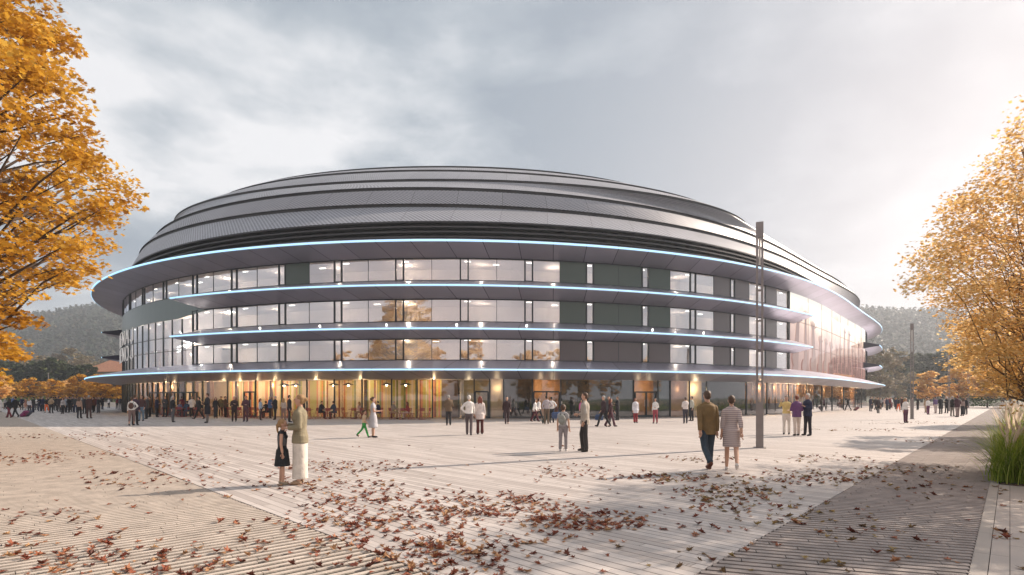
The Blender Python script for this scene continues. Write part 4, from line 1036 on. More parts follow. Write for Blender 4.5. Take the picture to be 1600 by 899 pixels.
def person_meshes(key, H=1.75, female=False, top='shirt', bottom='trousers', hair='short', vox=.021, fine=False, child=False, coat_len=.55, build=1.0, sleeve=1.0, **pose):
    J = skeleton(H, female=female, child=child, **pose); sit = pose.get('sit', False); b = build; off = J['off']; Ms = {}
    hs = 1.0 if not child else 1.28
    wch = (.168, .118) if not female else (.148, .108); wwa = (.145, .105) if not female else (.118, .092); whp = (.160, .118) if not female else (.165, .122)
    def torso(mb, g=0.0, zlo=.84, zhi=1.49):
        le = pose.get('lean', 0)
        pr = [(.84, whp[0] * .97, whp[1]), (.93, whp[0], whp[1]), (1.08, wwa[0], wwa[1]), (1.22, (wwa[0] + wch[0]) / 2, wch[1] * .96), (1.34, wch[0], wch[1]), (1.41, wch[0] * .92, wch[1] * .88), (1.45, wch[0] * .66, .078), (1.50, .062, .06)]
        mb.loft([(V3(0, -le * .38 * max(0, (z - .95) / .55), z + off), (rx + g) * b, (ry + g) * b) for z, rx, ry in pr if zlo - .001 <= z <= zhi + .001], 18)
        if female and zhi > 1.3:
            for s in (-1, 1): mb.ball((s * .065, -.075 - le * .28, 1.29 + off), (.06 + g, .055 + g, .06 + g), 10, 8)
        if zhi > 1.4:
            for s in 'lr': mb.ball(J['sh' + s] + V3(0, 0, -.008), .040 + g, 10, 8); mb.tube([V3(0, 0, 1.47 + off) + (J['neck'] - V3(0, 0, 1.49 + off)) * 1.0, J['sh' + s] + V3(0, 0, .012)], [.056 + g * .6, .030 + g * .6], 10)
    def arm(mb, g=0.0, upto=1.0):
        for s in 'lr':
            sh, el, wr = J['sh' + s], J['el' + s], J['wr' + s]
            f = min(1, upto * 2); e1 = sh.lerp(el, f); mb.tube([sh, sh.lerp(e1, .5), e1], [.049 + g, .045 + g, (.049 - .010 * f) + g], 10)
            if f < 1: continue
            mb.ball(el, .040 + g, 10, 8)
            e = el.lerp(wr, min(1, (upto - .5) * 2)) if upto > .5 else None
            if e: mb.tube([el, el.lerp(e, .4), e], [.040 + g, .038 + g, .029 + g + .004], 10)
    def leg(mb, g=0.0, zcut=0.0):
        for s in 'lr':
            h, k_, a = J['hip' + s], J['kn' + s], J['an' + s]
            mb.ball(h, .086 + g, 12, 8); mb.tube([h, h.lerp(k_, .5), k_], [.088 + g, .074 + g, .054 + g], 12); mb.ball(k_, .054 + g, 12, 8)
            e = k_.lerp(a, 1 - zcut); mb.tube([k_, k_.lerp(e, .35), e], [.054 + g, .053 + g, (.036 if zcut == 0 else .045) + g + (.012 if g else 0)], 12)
            if not g or zcut == 0: mb.ball(a, .036 + g * .5, 10, 8)
    hd = J['head']; nk = J['neck']
    # body: one continuous skin
    mb = MB(); torso(mb, -.004); arm(mb); leg(mb)
    mb.tube([nk + V3(0, .005, -.05), nk + V3(0, -.002, .09)], [.056 if not female else .046, .048 if not female else .042], 12)
    for s in 'lr':
        a = J['an' + s]; fa = J['fa' + s]; mb.tube([a + V3(0, .03, -.04), a + V3(0, -.10, -.055), a + V3(0, -.15, -.065)], [.034, .034, .022], 8)
    mb.ball(hd + V3(0, .005, .018), (.074 * hs, .092 * hs, .095 * hs), 18, 14); mb.ball(hd + V3(0, -.018, -.048), (.054 * hs, .062 * hs, .066 * hs), 14, 10)
    mb.tube([hd + V3(0, -.078 * hs, .015), hd + V3(0, -.103 * hs, -.022 * hs)], [.010, .015], 8); 
    for s in (-1, 1): mb.ball(hd + V3(s * .074 * hs, .008, -.005), (.012, .022, .030), 8, 8)
    if not fine:
        for s in 'lr':
            w, d = J['wr' + s], J['hd' + s]; mb.tube([w, w + d * .05, w + d * .13, w + d * .165], [.028, .038, .034, .020], 8, sy=.6)
    body = remesh('body', mb, vox, 2 if fine else 3, [skin, eye_m, lip])
    ex = MB()
    for s in (-1, 1): ex.ball(hd + V3(s * .030 * hs, -.081 * hs, .018), (.012, .008, .008), 8, 6, 1)
    ex.ball(hd + V3(0, -.080 * hs, -.050 * hs), (.022, .008, .007), 8, 6, 2)
    if fine:
        for s, sg in (('l', -1), ('r', 1)):
            w, d = J['wr' + s], J['hd' + s].normalized(); up = V3(sg * .2, -1, .1) if abs(d.z) > .6 else V3(0, 0, 1); side = d.cross(up).normalized(); nrm = side.cross(d).normalized()
            # palm flat across `nrm`, fingers spread along nrm, curling along side
            curl = side * (-sg) if abs(d.z) > .6 else side * (-sg)
            palm0 = w + d * .015; ex.tube([w - d * .02, palm0, w + d * .055, w + d * .09], [.024, .030, .040, .036], 10, 0, sy=.55)
            for fi, (o_, l) in enumerate(((-.028, .070), (-.009, .080), (.010, .075), (.028, .058))):
                b0 = w + d * .078 + nrm * o_; ex.tube([b0, b0 + d * l * .45 + curl * .004, b0 + d * l * .78 + curl * .016, b0 + d * l * .95 + curl * .032], [.0098, .009, .0083, .007], 7)
            t0 = w + d * .03 + nrm * -.030; ex.tube([t0, t0 + d * .028 - nrm * .022 + curl * .008, t0 + d * .055 - nrm * .028 + curl * .02], [.012, .010, .008], 7)
    tmp = ex.mesh('x', True); bm = bmesh.new(); bm.from_mesh(body); bm.from_mesh(tmp); bm.to_mesh(body); bm.free(); bpy.data.meshes.remove(tmp)
    Ms['body'] = body
    cv = vox * .92
    # upper garment
    mb = MB(); g = {'shirt': .012, 'tee': .012, 'jacket': .022, 'coat': .028, 'dress': .012, 'shift': .020, 'puffer': .035, 'vest': .016}.get(top, .014)
    zlo = .93 if top in ('shirt', 'tee', 'vest') else .84
    torso(mb, g, zlo, 1.46 if not top == 'coat' else 1.49)
    if top in ('jacket', 'coat', 'puffer'): mb.tube([nk + V3(0, .012, -.06), nk + V3(0, .012, -.005)], [.075, .064], 14)
    if top != 'vest' and sleeve > .01: arm(mb, g * .8, {'tee': .30, 'dress': .25}.get(top, .98) * sleeve)
    if top in ('coat', 'dress', 'shift'):
        bot = coat_len; fl = 1.0 if top == 'coat' else (1.35 if top == 'dress' else 1.02); n = 6
        mb.loft([(V3(0, 0, z + off), (whp[0] + g + .008) * (1 + (fl - 1) * (i / n)) * b, (whp[1] + g + .02) * (1 + (fl - 1) * (i / n)) * b) for i, z in enumerate(np.linspace(.95, bot, n + 1))][::-1], 20)
    elif top in ('jacket', 'puffer'):
        mb.loft([(V3(0, 0, .80 + off), (whp[0] + g + .004) * b, (whp[1] + g + .006) * b), (V3(0, 0, .95 + off), (whp[0] + g) * b, (whp[1] + g) * b)], 18)
    Ms[{'shirt': 'shirt', 'tee': 'shirt', 'jacket': 'jacket', 'coat': 'coat', 'dress': 'dress', 'shift': 'dress', 'puffer': 'jacket', 'vest': 'vest'}[top]] = remesh('top', mb, cv, 3)
    if bottom in ('trousers', 'flared', 'cropped'):
        mb = MB(); mb.loft([(V3(0, 0, .83 + off), whp[0] * .92 * b, whp[1] * .98 * b), (V3(0, 0, .93 + off), (whp[0] + .008) * b, (whp[1] + .008) * b), (V3(0, 0, 1.01 + off), (wwa[0] + .012) * b, (wwa[1] + .012) * b)], 18); leg(mb, .013 if bottom != 'flared' else .018, 0 if bottom != 'cropped' else .35)
        if bottom == 'flared':
            for s in 'lr': mb.tube([J['kn' + s], J['an' + s] + V3(0, 0, -.02)], [.06, .085], 12)
        Ms['trousers'] = remesh('trousers', mb, cv, 3)
    elif bottom == 'long_skirt':
        mb = MB(); mb.loft([(V3(0, 0, z + off), rx, ry) for z, rx, ry in ((.10, .155, .15), (.25, .150, .145), (.5, .160, .14), (.75, .178, .14), (.93, .178, .134), (1.04, .132, .108))], 22); Ms['skirt'] = remesh('skirt', mb, cv, 3)
    elif bottom == 'skirt':
        mb = MB(); mb.loft([(V3(0, 0, z + off), rx, ry) for z, rx, ry in ((.42, .22, .20), (.7, .20, .17), (.93, .178, .134), (1.04, .132, .108))], 22); Ms['skirt'] = remesh('skirt', mb, cv, 3)
    # shoes
    for s in 'lr':
        mb = MB(); a = J['an' + s]; fa = J['fa' + s]; rot = Matrix.Rotation(-max(-.7, min(.7, fa)) * .8, 3, 'X')
        pts = [a + rot @ V3(0, .045, -.045), a + rot @ V3(0, 0, -.038), a + rot @ V3(0, -.08, -.05), a + rot @ V3(0, -.165, -.060)]; mb.tube(pts, [.036, .046, .042, .026], 10, sy=1)
        Ms['shoe' + s] = remesh('shoe', mb, min(cv, .016), 2)
    # hair
    mb = MB(); c = hd + V3(0, .016, .030)
    cap = [(0, .012, .012, .080, .090, .085)]
    mb.ball(c + V3(0, .006, .008), (.081 * hs, .093 * hs, .088 * hs), 16, 12); mb.ball(c + V3(0, .028, -.035), (.074 * hs, .072 * hs, .075 * hs), 14, 10)
    if hair == 'long':
        for x in (-.05, 0, .05): mb.tube([c + V3(x, .05, 0), c + V3(x * 1.3, .075, -.14), c + V3(x * 1.4, .085, -.30)], [.05, .05, .028], 10)
        for s in (-1, 1): mb.tube([c + V3(s * .07, .0, .0), c + V3(s * .085, .02, -.12), c + V3(s * .075, .05, -.24)], [.030, .030, .018], 8)
    if hair == 'bun': mb.ball(c + V3(0, .10, -.01), .045, 12, 8)
    if hair == 'pony': mb.tube([c + V3(0, .08, .01), c + V3(0, .13, -.05), c + V3(0, .12, -.2), c + V3(0, .11, -.28)], [.026, .036, .028, .012], 8)
    hm_ = remesh('hair', mb, min(cv, .014), 2)
    # clear the face
    bm = bmesh.new(); bm.from_mesh(hm_); kill = [v for v in bm.verts if v.co.y < hd.y - .030 * hs and v.co.z < hd.z + .055 * hs and abs(v.co.x - hd.x) < .068 * hs]
    bmesh.ops.delete(bm, geom=kill, context='VERTS'); bm.to_mesh(hm_); bm.free(); Ms['hair'] = hm_
    Ms['_J'] = J; Ms['_k'] = H / 1.75; return Ms
SKINS = {}
def spawn(arch, x, y, yaw, cols, label, group=None, extra=None, sc=None, z=0.0):
    """cols: garment name -> colour or hair key; the body, each garment and the hair are the person's children"""
    k = (sc or arch['_k']); root = empty('person', (x, y, z + .004), yaw); root.scale = (k, k, k); tag(root, label, 'person', group)
    for nm, me in arch.items():
        if nm.startswith('_'): continue
        if nm != 'body' and not me.materials: me.materials.append(_M['skin'])
        o = bpy.data.objects.new('shoe' if nm.startswith('shoe') else nm, me); COL.objects.link(o); o.parent = root
        if nm != 'body':
            c = cols.get('shoes' if nm.startswith('shoe') else nm)
            m = hairm(c or 'brown') if nm == 'hair' else _M[c] if isinstance(c, str) else cloth(c or (.03, .03, .035))
            o.material_slots[0].link = 'OBJECT'; o.material_slots[0].material = m
    if extra: extra(root, arch)
    return root
def face(dx, dy):      # yaw so that the local -Y looks along (dx, dy)
    return math.atan2(dx, -dy)
TO_CAM, AWAY, LEFT, RIGHT = 0.0, math.pi, face(-1, 0), face(1, 0)
blk, navy, char, brown_, whit, cream_, grey, red_, maroon, purp, oliv, tan_, blue, dkred, pink, yell, green_, oran, jean = (.018, .018, .022), (.02, .025, .06), (.05, .05, .055), (.10, .055, .035), (.72, .70, .68), (.62, .52, .40), (.25, .25, .26), (.45, .05, .04), (.16, .025, .04), (.13, .05, .16), (.11, .10, .06), (.36, .26, .17), (.06, .13, .30), (.25, .03, .04), (.55, .12, .30), (.66, .50, .20), (.03, .30, .06), (.75, .14, .03), (.05, .075, .12)

# --- foreground: woman and girl
A = person_meshes('w', 1.70, True, 'jacket', 'long_skirt', 'bun', .0125, True, arms=('read', 'fold'), build=1.04)
pw = at(469, 757)
spawn(A, pw.x, pw.y, face(-1, -.15), {'jacket': (.23, .20, .13), 'skirt': (.62, .58, .52), 'hair': 'blond', 'shoes': (.30, .20, .13)}, 'woman in an olive blazer and long cream skirt talking with a little girl')
A = person_meshes('g', 1.70, True, 'dress', 'none', 'pony', .0125, True, child=True, arms=('down', 'down'), coat_len=.50, sleeve=0, legs=((3, 2), (-3, 2)))
def girl_band(root, arch):
    mb = MB(); off = arch['_J']['off']; mb.loft([(V3(0, 0, 1.05 + off), .143, .118), (V3(0, 0, 1.2 + off), .152, .126), (V3(0, 0, 1.33 + off), .162, .128)], 20); o = mb.build('bodice', [cloth((.10, .105, .11))], root, True)
pg = at(441, 757.5)
spawn(A, pg.x, pg.y, face(.95, .25), {'dress': (.014, .018, .022), 'hair': 'blond', 'shoes': (.35, .28, .2)}, 'little girl in a dark green-black sleeveless dress looking up at the woman', None, girl_band, sc=1.22 / 1.75)
# --- couple walking away hand in hand
A = person_meshes('m', 1.82, False, 'jacket', 'trousers', 'short', .0125, True, arms=('down', 'swb'), legs=((14, 3), (-20, 30)), spread=.3, build=1.0)
pm_ = at(1105, 736)
spawn(A, pm_.x, pm_.y, face(-.08, 1), {'jacket': (.17, .11, .045), 'trousers': (.028, .045, .065), 'hair': 'brown', 'shoes': (.10, .03, .015)}, 'man in an ochre-brown jacket and dark jeans holding hands with a woman')
def stripe_cloth():
    m, t, b = newmat('striped_cloth'); tcn = N(t, 'ShaderNodeTexCoord'); s = N(t, 'ShaderNodeSeparateXYZ'); L(t, tcn.outputs['Object'], s.inputs[0])
    f = MATH(t, 'LESS_THAN', MATH(t, 'FRACT', MATH(t, 'DIVIDE', s.outputs[2], .045)), .3); L(t, MIX(t, f, (.50, .42, .40), (.22, .18, .19)), b.inputs['Base Color']); b.inputs['Roughness'].default_value = .9; _M['striped_cloth'] = m
stripe_cloth()
A = person_meshes('wd', 1.70, True, 'shift', 'none', 'short', .0125, True, arms=('swb', 'down'), coat_len=.56, legs=((-12, 34), (10, 2)), build=1.0, sleeve=.78)
p_ = at(1143, 736)
spawn(A, p_.x, p_.y, face(.35, 1), {'dress': 'striped_cloth', 'hair': 'brown', 'shoes': (.6, .58, .56)}, 'woman in a striped knee-length dress and white trainers walking away beside a man')
# --- boy with backpack, man with a jacket over his shoulder
A = person_meshes('b', 1.70, False, 'tee', 'trousers', 'short', .0135, True, child=True, arms=('down', 'down'), legs=((5, 6), (-4, 2)), build=.92)
def backpack(col):
    def f(root, arch):
        off = arch['_J']['off']; mb = MB(); mb.ball((0, .19, 1.20 + off), (.15, .10, .20), 14, 10); mb.ball((0, .26, 1.12 + off), (.10, .05, .10), 12, 8)
        me = remesh('backpack', mb, .02, 3, [cloth(col)]); r = link('backpack', me); r.location = root.location; r.rotation_euler = root.rotation_euler; r.scale = root.scale
        tag(r, 'grey-green backpack on the back of the boy in a grey T-shirt' if col[0] > .2 else 'brown backpack on the woman in a white blouse at the far left', 'backpack')
        st = MB()
        for s in (-1, 1): st.tube([(s * .08, .12, 1.38 + off), (s * .10, 0, 1.475 + off), (s * .11, -.13, 1.38 + off), (s * .12, -.135, 1.2 + off), (s * .13, .05, 1.05 + off)], .014, 6)
        q = st.build('strap', [cloth((.12, .12, .11))], r, True)
    return f
p_ = at(880, 705)
spawn(A, p_.x, p_.y, face(.35, .9), {'shirt': (.36, .36, .37), 'trousers': (.26, .24, .25), 'hair': 'brown', 'shoes': (.6, .6, .6)}, 'boy in a pale grey T-shirt and grey trousers wearing a backpack', None, backpack((.24, .25, .23)), sc=1.42 / 1.75)
A = person_meshes('mj', 1.80, False, 'jacket', 'trousers', 'short', .0125, True, arms=('fold', 'pocket'), legs=((16, 22), (-4, 0)), build=.98)
p_ = at(914, 706)
spawn(A, p_.x, p_.y, face(-.95, .25), {'jacket': (.36, .33, .29), 'trousers': (.028, .026, .026), 'hair': 'brown', 'shoes': (.03, .025, .022)}, 'man in a pale grey-beige jacket and black trousers facing the boy')

# --- archetypes for the middle distance and the crowds
AR = {
 'm_stand': person_meshes('a1', 1.78, False, 'jacket', 'trousers', 'short', .022, arms=('down', 'down'), legs=((2, 0), (-2, 0))),
 'm_phone': person_meshes('a2', 1.78, False, 'jacket', 'trousers', 'short', .022, arms=('read', 'read'), legs=((2, 0), (0, 2))),
 'm_walk': person_meshes('a3', 1.78, False, 'jacket', 'trousers', 'short', .022, arms=('swb', 'swf'), legs=((24, 6), (-18, 14))),
 'm_shirt': person_meshes('a4', 1.78, False, 'shirt', 'trousers', 'short', .022, arms=('hip', 'pocket'), legs=((4, 0), (-3, 0))),
 'm_shwalk': person_meshes('a5', 1.78, False, 'shirt', 'trousers', 'short', .022, arms=('swf', 'hip'), legs=((-14, 12), (16, 4))),
 'm_coat': person_meshes('a6', 1.80, False, 'coat', 'trousers', 'short', .022, arms=('chest', 'fold'), coat_len=.50),
 'm_fold': person_meshes('a7', 1.78, False, 'jacket', 'trousers', 'short', .022, arms=('fold', 'chest'), legs=((3, 0), (-3, 0)), build=1.08),
 'm_ccall': person_meshes('a8', 1.76, False, 'shirt', 'trousers', 'short', .022, arms=('phone', 'fold'), legs=((3, 0), (-3, 0)), build=1.05),
 'w_stand': person_meshes('b1', 1.66, True, 'shirt', 'trousers', 'long', .022, arms=('down', 'fold'), legs=((3, 0), (-3, 0))),
 'w_flare': person_meshes('b2', 1.66, True, 'jacket', 'flared', 'long', .022, arms=('swb', 'swf'), legs=((18, 4), (-16, 12))),
 'w_coat': person_meshes('b3', 1.68, True, 'coat', 'flared', 'long', .022, arms=('down', 'down'), coat_len=.68, legs=((3, 0), (-3, 0))),
 'w_dress': person_meshes('b4', 1.68, True, 'dress', 'none', 'bun', .022, arms=('read', 'read'), coat_len=.42, legs=((2, 0), (-2, 0))),
 'w_long': person_meshes('b5', 1.68, True, 'shirt', 'long_skirt', 'long', .022, arms=('down', 'hold')),
 'w_crop': person_meshes('b6', 1.70, True, 'shirt', 'cropped', 'short', .022, arms=('hip', 'down'), legs=((8, 6), (-10, 8))),
 'child': person_meshes('c1', 1.7, False, 'tee', 'trousers', 'short', .024, child=True, arms=('swf', 'swb'), legs=((22, 4), (-24, 20))),
 'sit': person_meshes('s1', 1.75, False, 'jacket', 'trousers', 'short', .022, arms=('table', 'table'), legs=((84, 84), (80, 86)), sit=True, lean=.35),
 'w_sit': person_meshes('s2', 1.68, True, 'shirt', 'trousers', 'long', .022, arms=('table', 'fold'), legs=((84, 84), (80, 86)), sit=True, lean=.25),
}
for k_ in ('sit', 'w_sit'): pass
CNAME = [(blk, 'black'), (navy, 'navy'), (char, 'charcoal'), (brown_, 'brown'), (whit, 'white'), (cream_, 'cream'), (grey, 'grey'), (red_, 'red'), (maroon, 'maroon'), (purp, 'purple'), (oliv, 'olive'), (tan_, 'tan'), (blue, 'blue'), (dkred, 'dark red'), (pink, 'magenta'), (yell, 'yellow'), (green_, 'green'), (oran, 'bright orange'), (jean, 'dark denim')]
def cname(c): return dict((tuple(a), b) for a, b in CNAME).get(tuple(c), 'plain')
# px, foot y, archetype, facing, upper, lower, hair, height, label
PPL = [
 (14, 653, 'w_flare', LEFT, blk, maroon, 'dark', 1.0, 'woman in black with a wide maroon skirt-like trouser striding left at the far left'),
 (24, 652, 'm_walk', LEFT, blk, blk, 'dark', 1.02, 'man all in black striding left and pulling the purple suitcase'),
 (206, 665, 'w_crop', AWAY + .4, whit, (.20, .14, .13), 'brown', 1.0, 'woman in a white blouse and mauve cropped trousers with a brown backpack'),
 (199, 664, 'm_stand', AWAY, None, None, None, 0, ''),
 (211, 664.5, 'm_stand', AWAY + .1, (.05, .028, .05), blk, 'brown', 1.03, 'man in a dark plum jacket seen from behind near the shadow edge'),
 (221, 658, 'm_shirt', TO_CAM + .2, (.07, .03, .03), (.13, .19, .25), 'brown', 1.03, 'man in a dark maroon shirt and light blue jeans facing the camera'),
 (229, 655, 'm_stand', LEFT, char, blk, 'grey', 1.0, 'man in a charcoal jacket just right of the man in blue jeans'),
 (245, 652, 'm_phone', RIGHT, navy, blk, 'dark', .98, 'man in a navy suit by the entrance doors looking at his hands'),
 (270, 660, 'w_stand', RIGHT, blk, (.10, .10, .11), 'grey', 1.06, 'grey-haired person in a black top and dark grey trousers standing sideways'),
 (311, 655, 'm_walk', LEFT + .4, blk, blk, 'dark', .99, 'man in black stepping left before the cafe tables'),
 (324, 661, 'm_coat', LEFT + .5, (.012, .013, .022), (.14, .12, .11), 'brown', 1.08, 'man in a long black overcoat and grey trousers'),
 (337, 654, 'w_long', TO_CAM + .4, blk, blk, 'dark', 1.0, 'woman in a black top and long trailing black skirt'),
 (366, 659, 'm_fold', TO_CAM + .3, (.035, .02, .02), (.03, .02, .022), 'grey', .98, 'bald grey man in a dark brown suit with folded arms'),
 (384, 659, 'm_phone', TO_CAM, (.09, .035, .05), (.10, .04, .05), 'brown', 1.0, 'man in a plum suit reading a paper'),
 (407, 657, 'w_stand', RIGHT, (.35, .42, .52), (.06, .03, .03), 'red', .96, 'woman in a pale blue shirt and dark trousers in front of the cafe'),
 (452, 660, 'm_stand', RIGHT + .3, blk, blk, 'dark', 1.02, 'man all in black behind the woman in the olive blazer'),
 (443, 657, 'w_stand', AWAY, (.45, .38, .32), (.22, .15, .13), 'blond', .98, 'person in beige top and brown trousers above the head of the little girl'),
 (569, 684, 'child', RIGHT, (.55, .42, .28), green_, 'brown', 1, 'small boy in bright green trousers walking beside a woman in a pale dress'),
 (583, 684, 'w_dress', RIGHT + .2, (.40, .40, .43), grey, 'brown', 1.0, 'woman in a pale grey belted dress holding a paper next to the boy in green'),
 (701, 665, 'm_fold', AWAY + .2, (.13, .085, .05), blk, 'grey', 1.02, 'man in a brown jacket and black trousers seen from behind at the round column'),
 (733, 680, 'm_shwalk', AWAY, whit, (.10, .08, .085), 'white', 1.0, 'white-haired man in a white shirt and grey trousers walking away beside a woman'),
 (750, 679, 'w_coat', AWAY + .15, (.58, .52, .50), (.08, .02, .018), 'red', 1.02, 'red-haired woman in a pale knee-length coat and wine flared trousers'),
 (792, 663, 'm_walk', TO_CAM + .1, (.035, .015, .018), (.04, .02, .025), 'dark', 1.0, 'man in a black jacket walking toward the camera before the dark glass'),
 (836, 659, 'w_flare', RIGHT, whit, (.09, .02, .03), 'dark', .96, 'woman in a white top and wine trousers stepping right before the orange doors'),
 (842, 658, 'm_walk', RIGHT + .3, whit, blk, 'dark', .93, 'man in a white shirt half hidden behind the woman in wine trousers'),
 (854, 663, 'm_shirt', AWAY, (.42, .38, .40), (.13, .09, .06), 'dark', 1.0, 'man in a lilac-grey shirt and brown trousers before the orange doors'),
 (862, 661, 'm_shirt', AWAY - .3, whit, blk, 'dark', .96, 'man in a white shirt and black trousers before the orange doors'),
 (908, 656, 'w_stand', TO_CAM + .6, pink, blk, 'brown', .9, 'woman in a magenta top behind the man in the pale jacket'),
 (943, 667, 'm_walk', LEFT + .3, (.04, .022, .025), blk, 'grey', 1.02, 'man in a dark suit carrying the blue bag'),
 (954, 667, 'w_flare', RIGHT, (.05, .015, .02), (.09, .035, .05), 'red', .98, 'red-haired woman in dark wine jacket striding right'),
 (951, 660, 'm_stand', TO_CAM, char, blk, 'dark', .98, 'man in charcoal behind the red-haired woman'),
 (965, 657, 'm_fold', LEFT, (.02, .02, .024), blk, 'brown', .98, 'man in a black suit with folded arms right of the red-haired woman'),
 (993, 661, 'w_coat', TO_CAM + .2, (.62, .62, .66), dkred, 'red', .97, 'woman in a white cardigan and dark red trousers by the double doors'),
 (1024, 662, 'w_stand', LEFT + .9, whit, (.30, .06, .08), 'dark', .98, 'woman in a white top with a shoulder strap and patterned red trousers'),
 (1071, 662, 'm_ccall', AWAY, (.66, .60, .58), (.04, .035, .05), 'brown', .96, 'person in a white top with raised arms taking a photo of the arena'),
 (1081, 658, 'm_shirt', LEFT, (.50, .50, .44), blk, 'dark', .98, 'man in a pale shirt and black trousers beside the person taking a photo'),
 (1229, 679, 'm_ccall', LEFT + 1.0, yell, (.68, .62, .56), 'brown', .98, 'person in a yellow sweater and white trousers holding a phone to the face'),
 (1245, 681, 'm_fold', AWAY, (.13, .05, .15), (.62, .52, .46), 'red', .98, 'person in a purple shirt and beige trousers seen from behind'),
 (1262, 681, 'm_fold', LEFT + .2, navy, (.018, .016, .025), 'white', 1.03, 'white-haired man in a navy sweater and black trousers'),
 (1288, 642, 'w_stand', TO_CAM, purp, blk, 'brown', .95, 'woman in purple by the glass near the right end of the arena'),
 (1295, 641.5, 'm_stand', LEFT, (.14, .08, .05), blk, 'brown', .98, 'man in a brown jacket beside the woman in purple at the glass'),
 (1325, 642, 'm_walk', LEFT, blk, blk, 'blond', 1.0, 'fair-haired man in black pulling a dark red suitcase'),
 (1360, 643, 'm_stand', RIGHT, navy, (.05, .05, .07), 'brown', 1.0, 'man in navy at the left end of the right crowd'),
 (1368, 641, 'm_walk', TO_CAM, blk, blk, 'grey', 1.0, 'grey-haired man in black striding in the right crowd'),
 (1372, 646, 'm_stand', TO_CAM, (.03, .02, .02), blk, 'brown', .96, 'man in near-black walking toward the camera left of the distant lamp post'),
 (1379, 637, 'w_stand', AWAY, grey, blk, 'brown', 1, ''), (1383, 637.5, 'w_coat', TO_CAM, (.5, .38, .36), cream_, 'brown', 1, ''), (1387, 638, 'w_stand', TO_CAM, (.60, .50, .42), (.6, .5, .4), 'blond', 1, ''),
 (1393, 638, 'w_long', TO_CAM, whit, (.12, .03, .05), 'brown', 1, ''), (1398, 636.5, 'm_stand', AWAY, blk, blk, 'dark', 1, ''), (1404, 643, 'w_crop', RIGHT, blk, oran, 'brown', .98, 'person in bright orange trousers left of the distant lamp post'),
 (1409, 641, 'm_stand', LEFT, (.06, .02, .02), blk, 'red', 1, ''),
 (1415, 661, 'w_stand', TO_CAM, whit, (.10, .03, .06), 'blond', .98, 'woman in a white vest top and plum trousers just left of the distant lamp post'),
 (1434, 641, 'w_long', LEFT, blk, blk, 'dark', 1, 'woman in long black right of the distant lamp post'),
 (1450, 648, 'w_stand', TO_CAM, whit, (.14, .05, .10), 'blond', .98, 'woman in a white top and plum trousers at the left of the right-hand group'),
 (1447, 645, 'm_stand', AWAY, tan_, tan_, 'brown', .95, 'person in tan half hidden behind the woman in plum trousers'),
 (1462, 646, 'm_shirt', AWAY, (.13, .08, .20), (.50, .42, .40), 'dark', .98, 'person in a violet shirt and pale trousers in the right-hand group'),
 (1470, 647, 'm_coat', AWAY, blk, blk, 'brown', 1.0, 'man in a long black coat in the right-hand group'), (1479, 646, 'm_fold', LEFT, blk, blk, 'white', 1.0, 'white-haired man in a black suit leaning in the right-hand group'),
 (1488, 651, 'm_fold', RIGHT, (.02, .02, .02), (.20, .18, .16), 'grey', 1.0, 'grey-haired man in a black jacket and grey trousers in the right-hand group'),
 (1496, 652, 'm_fold', AWAY, (.07, .03, .04), (.26, .20, .19), 'red', 1.04, 'man in a wine jacket and taupe trousers in the right-hand group'),
 (1504, 650, 'w_long', AWAY, (.30, .22, .20), blk, 'brown', .98, 'woman in a taupe blouse and long black skirt at the right of the group'),
 (1509, 648, 'm_stand', LEFT, blk, blk, 'dark', .95, 'man in black at the right end of the group'),
 (1556, 632.5, 'm_stand', TO_CAM, blk, blk, 'dark', 1, 'left one of two tiny distant figures at the far end of the strip'), (1565, 632.5, 'm_walk', TO_CAM, blk, blk, 'dark', 1, 'right one of two tiny distant figures at the far end of the strip'),
 # left crowd, nearest first
 (124, 654, 'w_stand', AWAY, (.36, .24, .18), blk, 'brown', 1.04, 'person in a tan jacket and black trousers seen from behind before the left crowd'),
 (139, 654, 'm_fold', AWAY, (.06, .025, .022), (.055, .025, .025), 'grey', 1.04, 'man in a dark maroon suit seen from behind before the left crowd'),
 (46, 647, 'w_stand', AWAY, (.55, .55, .60), (.06, .05, .06), 'blond', 1, 'blond woman in a white top and charcoal trousers in the left crowd'),
 (80, 646, 'm_shirt', AWAY, tan_, blk, 'brown', 1, 'man in a khaki-tan jacket in the left crowd'), (73, 645, 'w_crop', TO_CAM, blk, oran, 'dark', 1, 'person in bright orange trousers in the left crowd'),
 (98, 647, 'w_long', TO_CAM, (.40, .38, .38), blk, 'brown', .98, 'woman in a grey top and long black skirt in the left crowd'),
 (103, 645, 'm_stand', RIGHT, (.38, .44, .52), blk, 'dark', 1.0, 'man in a pale blue shirt in the left crowd'), (132, 647, 'm_stand', TO_CAM, blk, blk, 'dark', 1, 'man in black between the tan and maroon jackets'),
 (154, 646, 'w_long', TO_CAM, blk, (.06, .065, .075), 'grey', 1.04, 'woman in black top and long slate skirt at the right end of the left crowd'),
 (170, 638, 'w_stand', TO_CAM, whit, blk, 'dark', .95, 'lone distant woman in a white top right of the left crowd'),
 (62, 643, 'm_phone', TO_CAM, (.015, .02, .04), navy, 'dark', 1, ''), (40, 640, 'w_dress', LEFT, (.40, .20, .14), tan_, 'brown', 1, ''), (52, 645, 'm_stand', LEFT, char, navy, 'dark', .98, ''),
 (57, 641, 'w_stand', TO_CAM, whit, char, 'brown', .98, ''), (67, 643, 'm_stand', TO_CAM, navy, blk, 'grey', 1, ''), (87, 642, 'm_stand', AWAY, blk, blk, 'dark', 1, ''), (92, 644, 'm_stand', AWAY, (.04, .03, .035), (.05, .04, .04), 'dark', 1.03, ''),
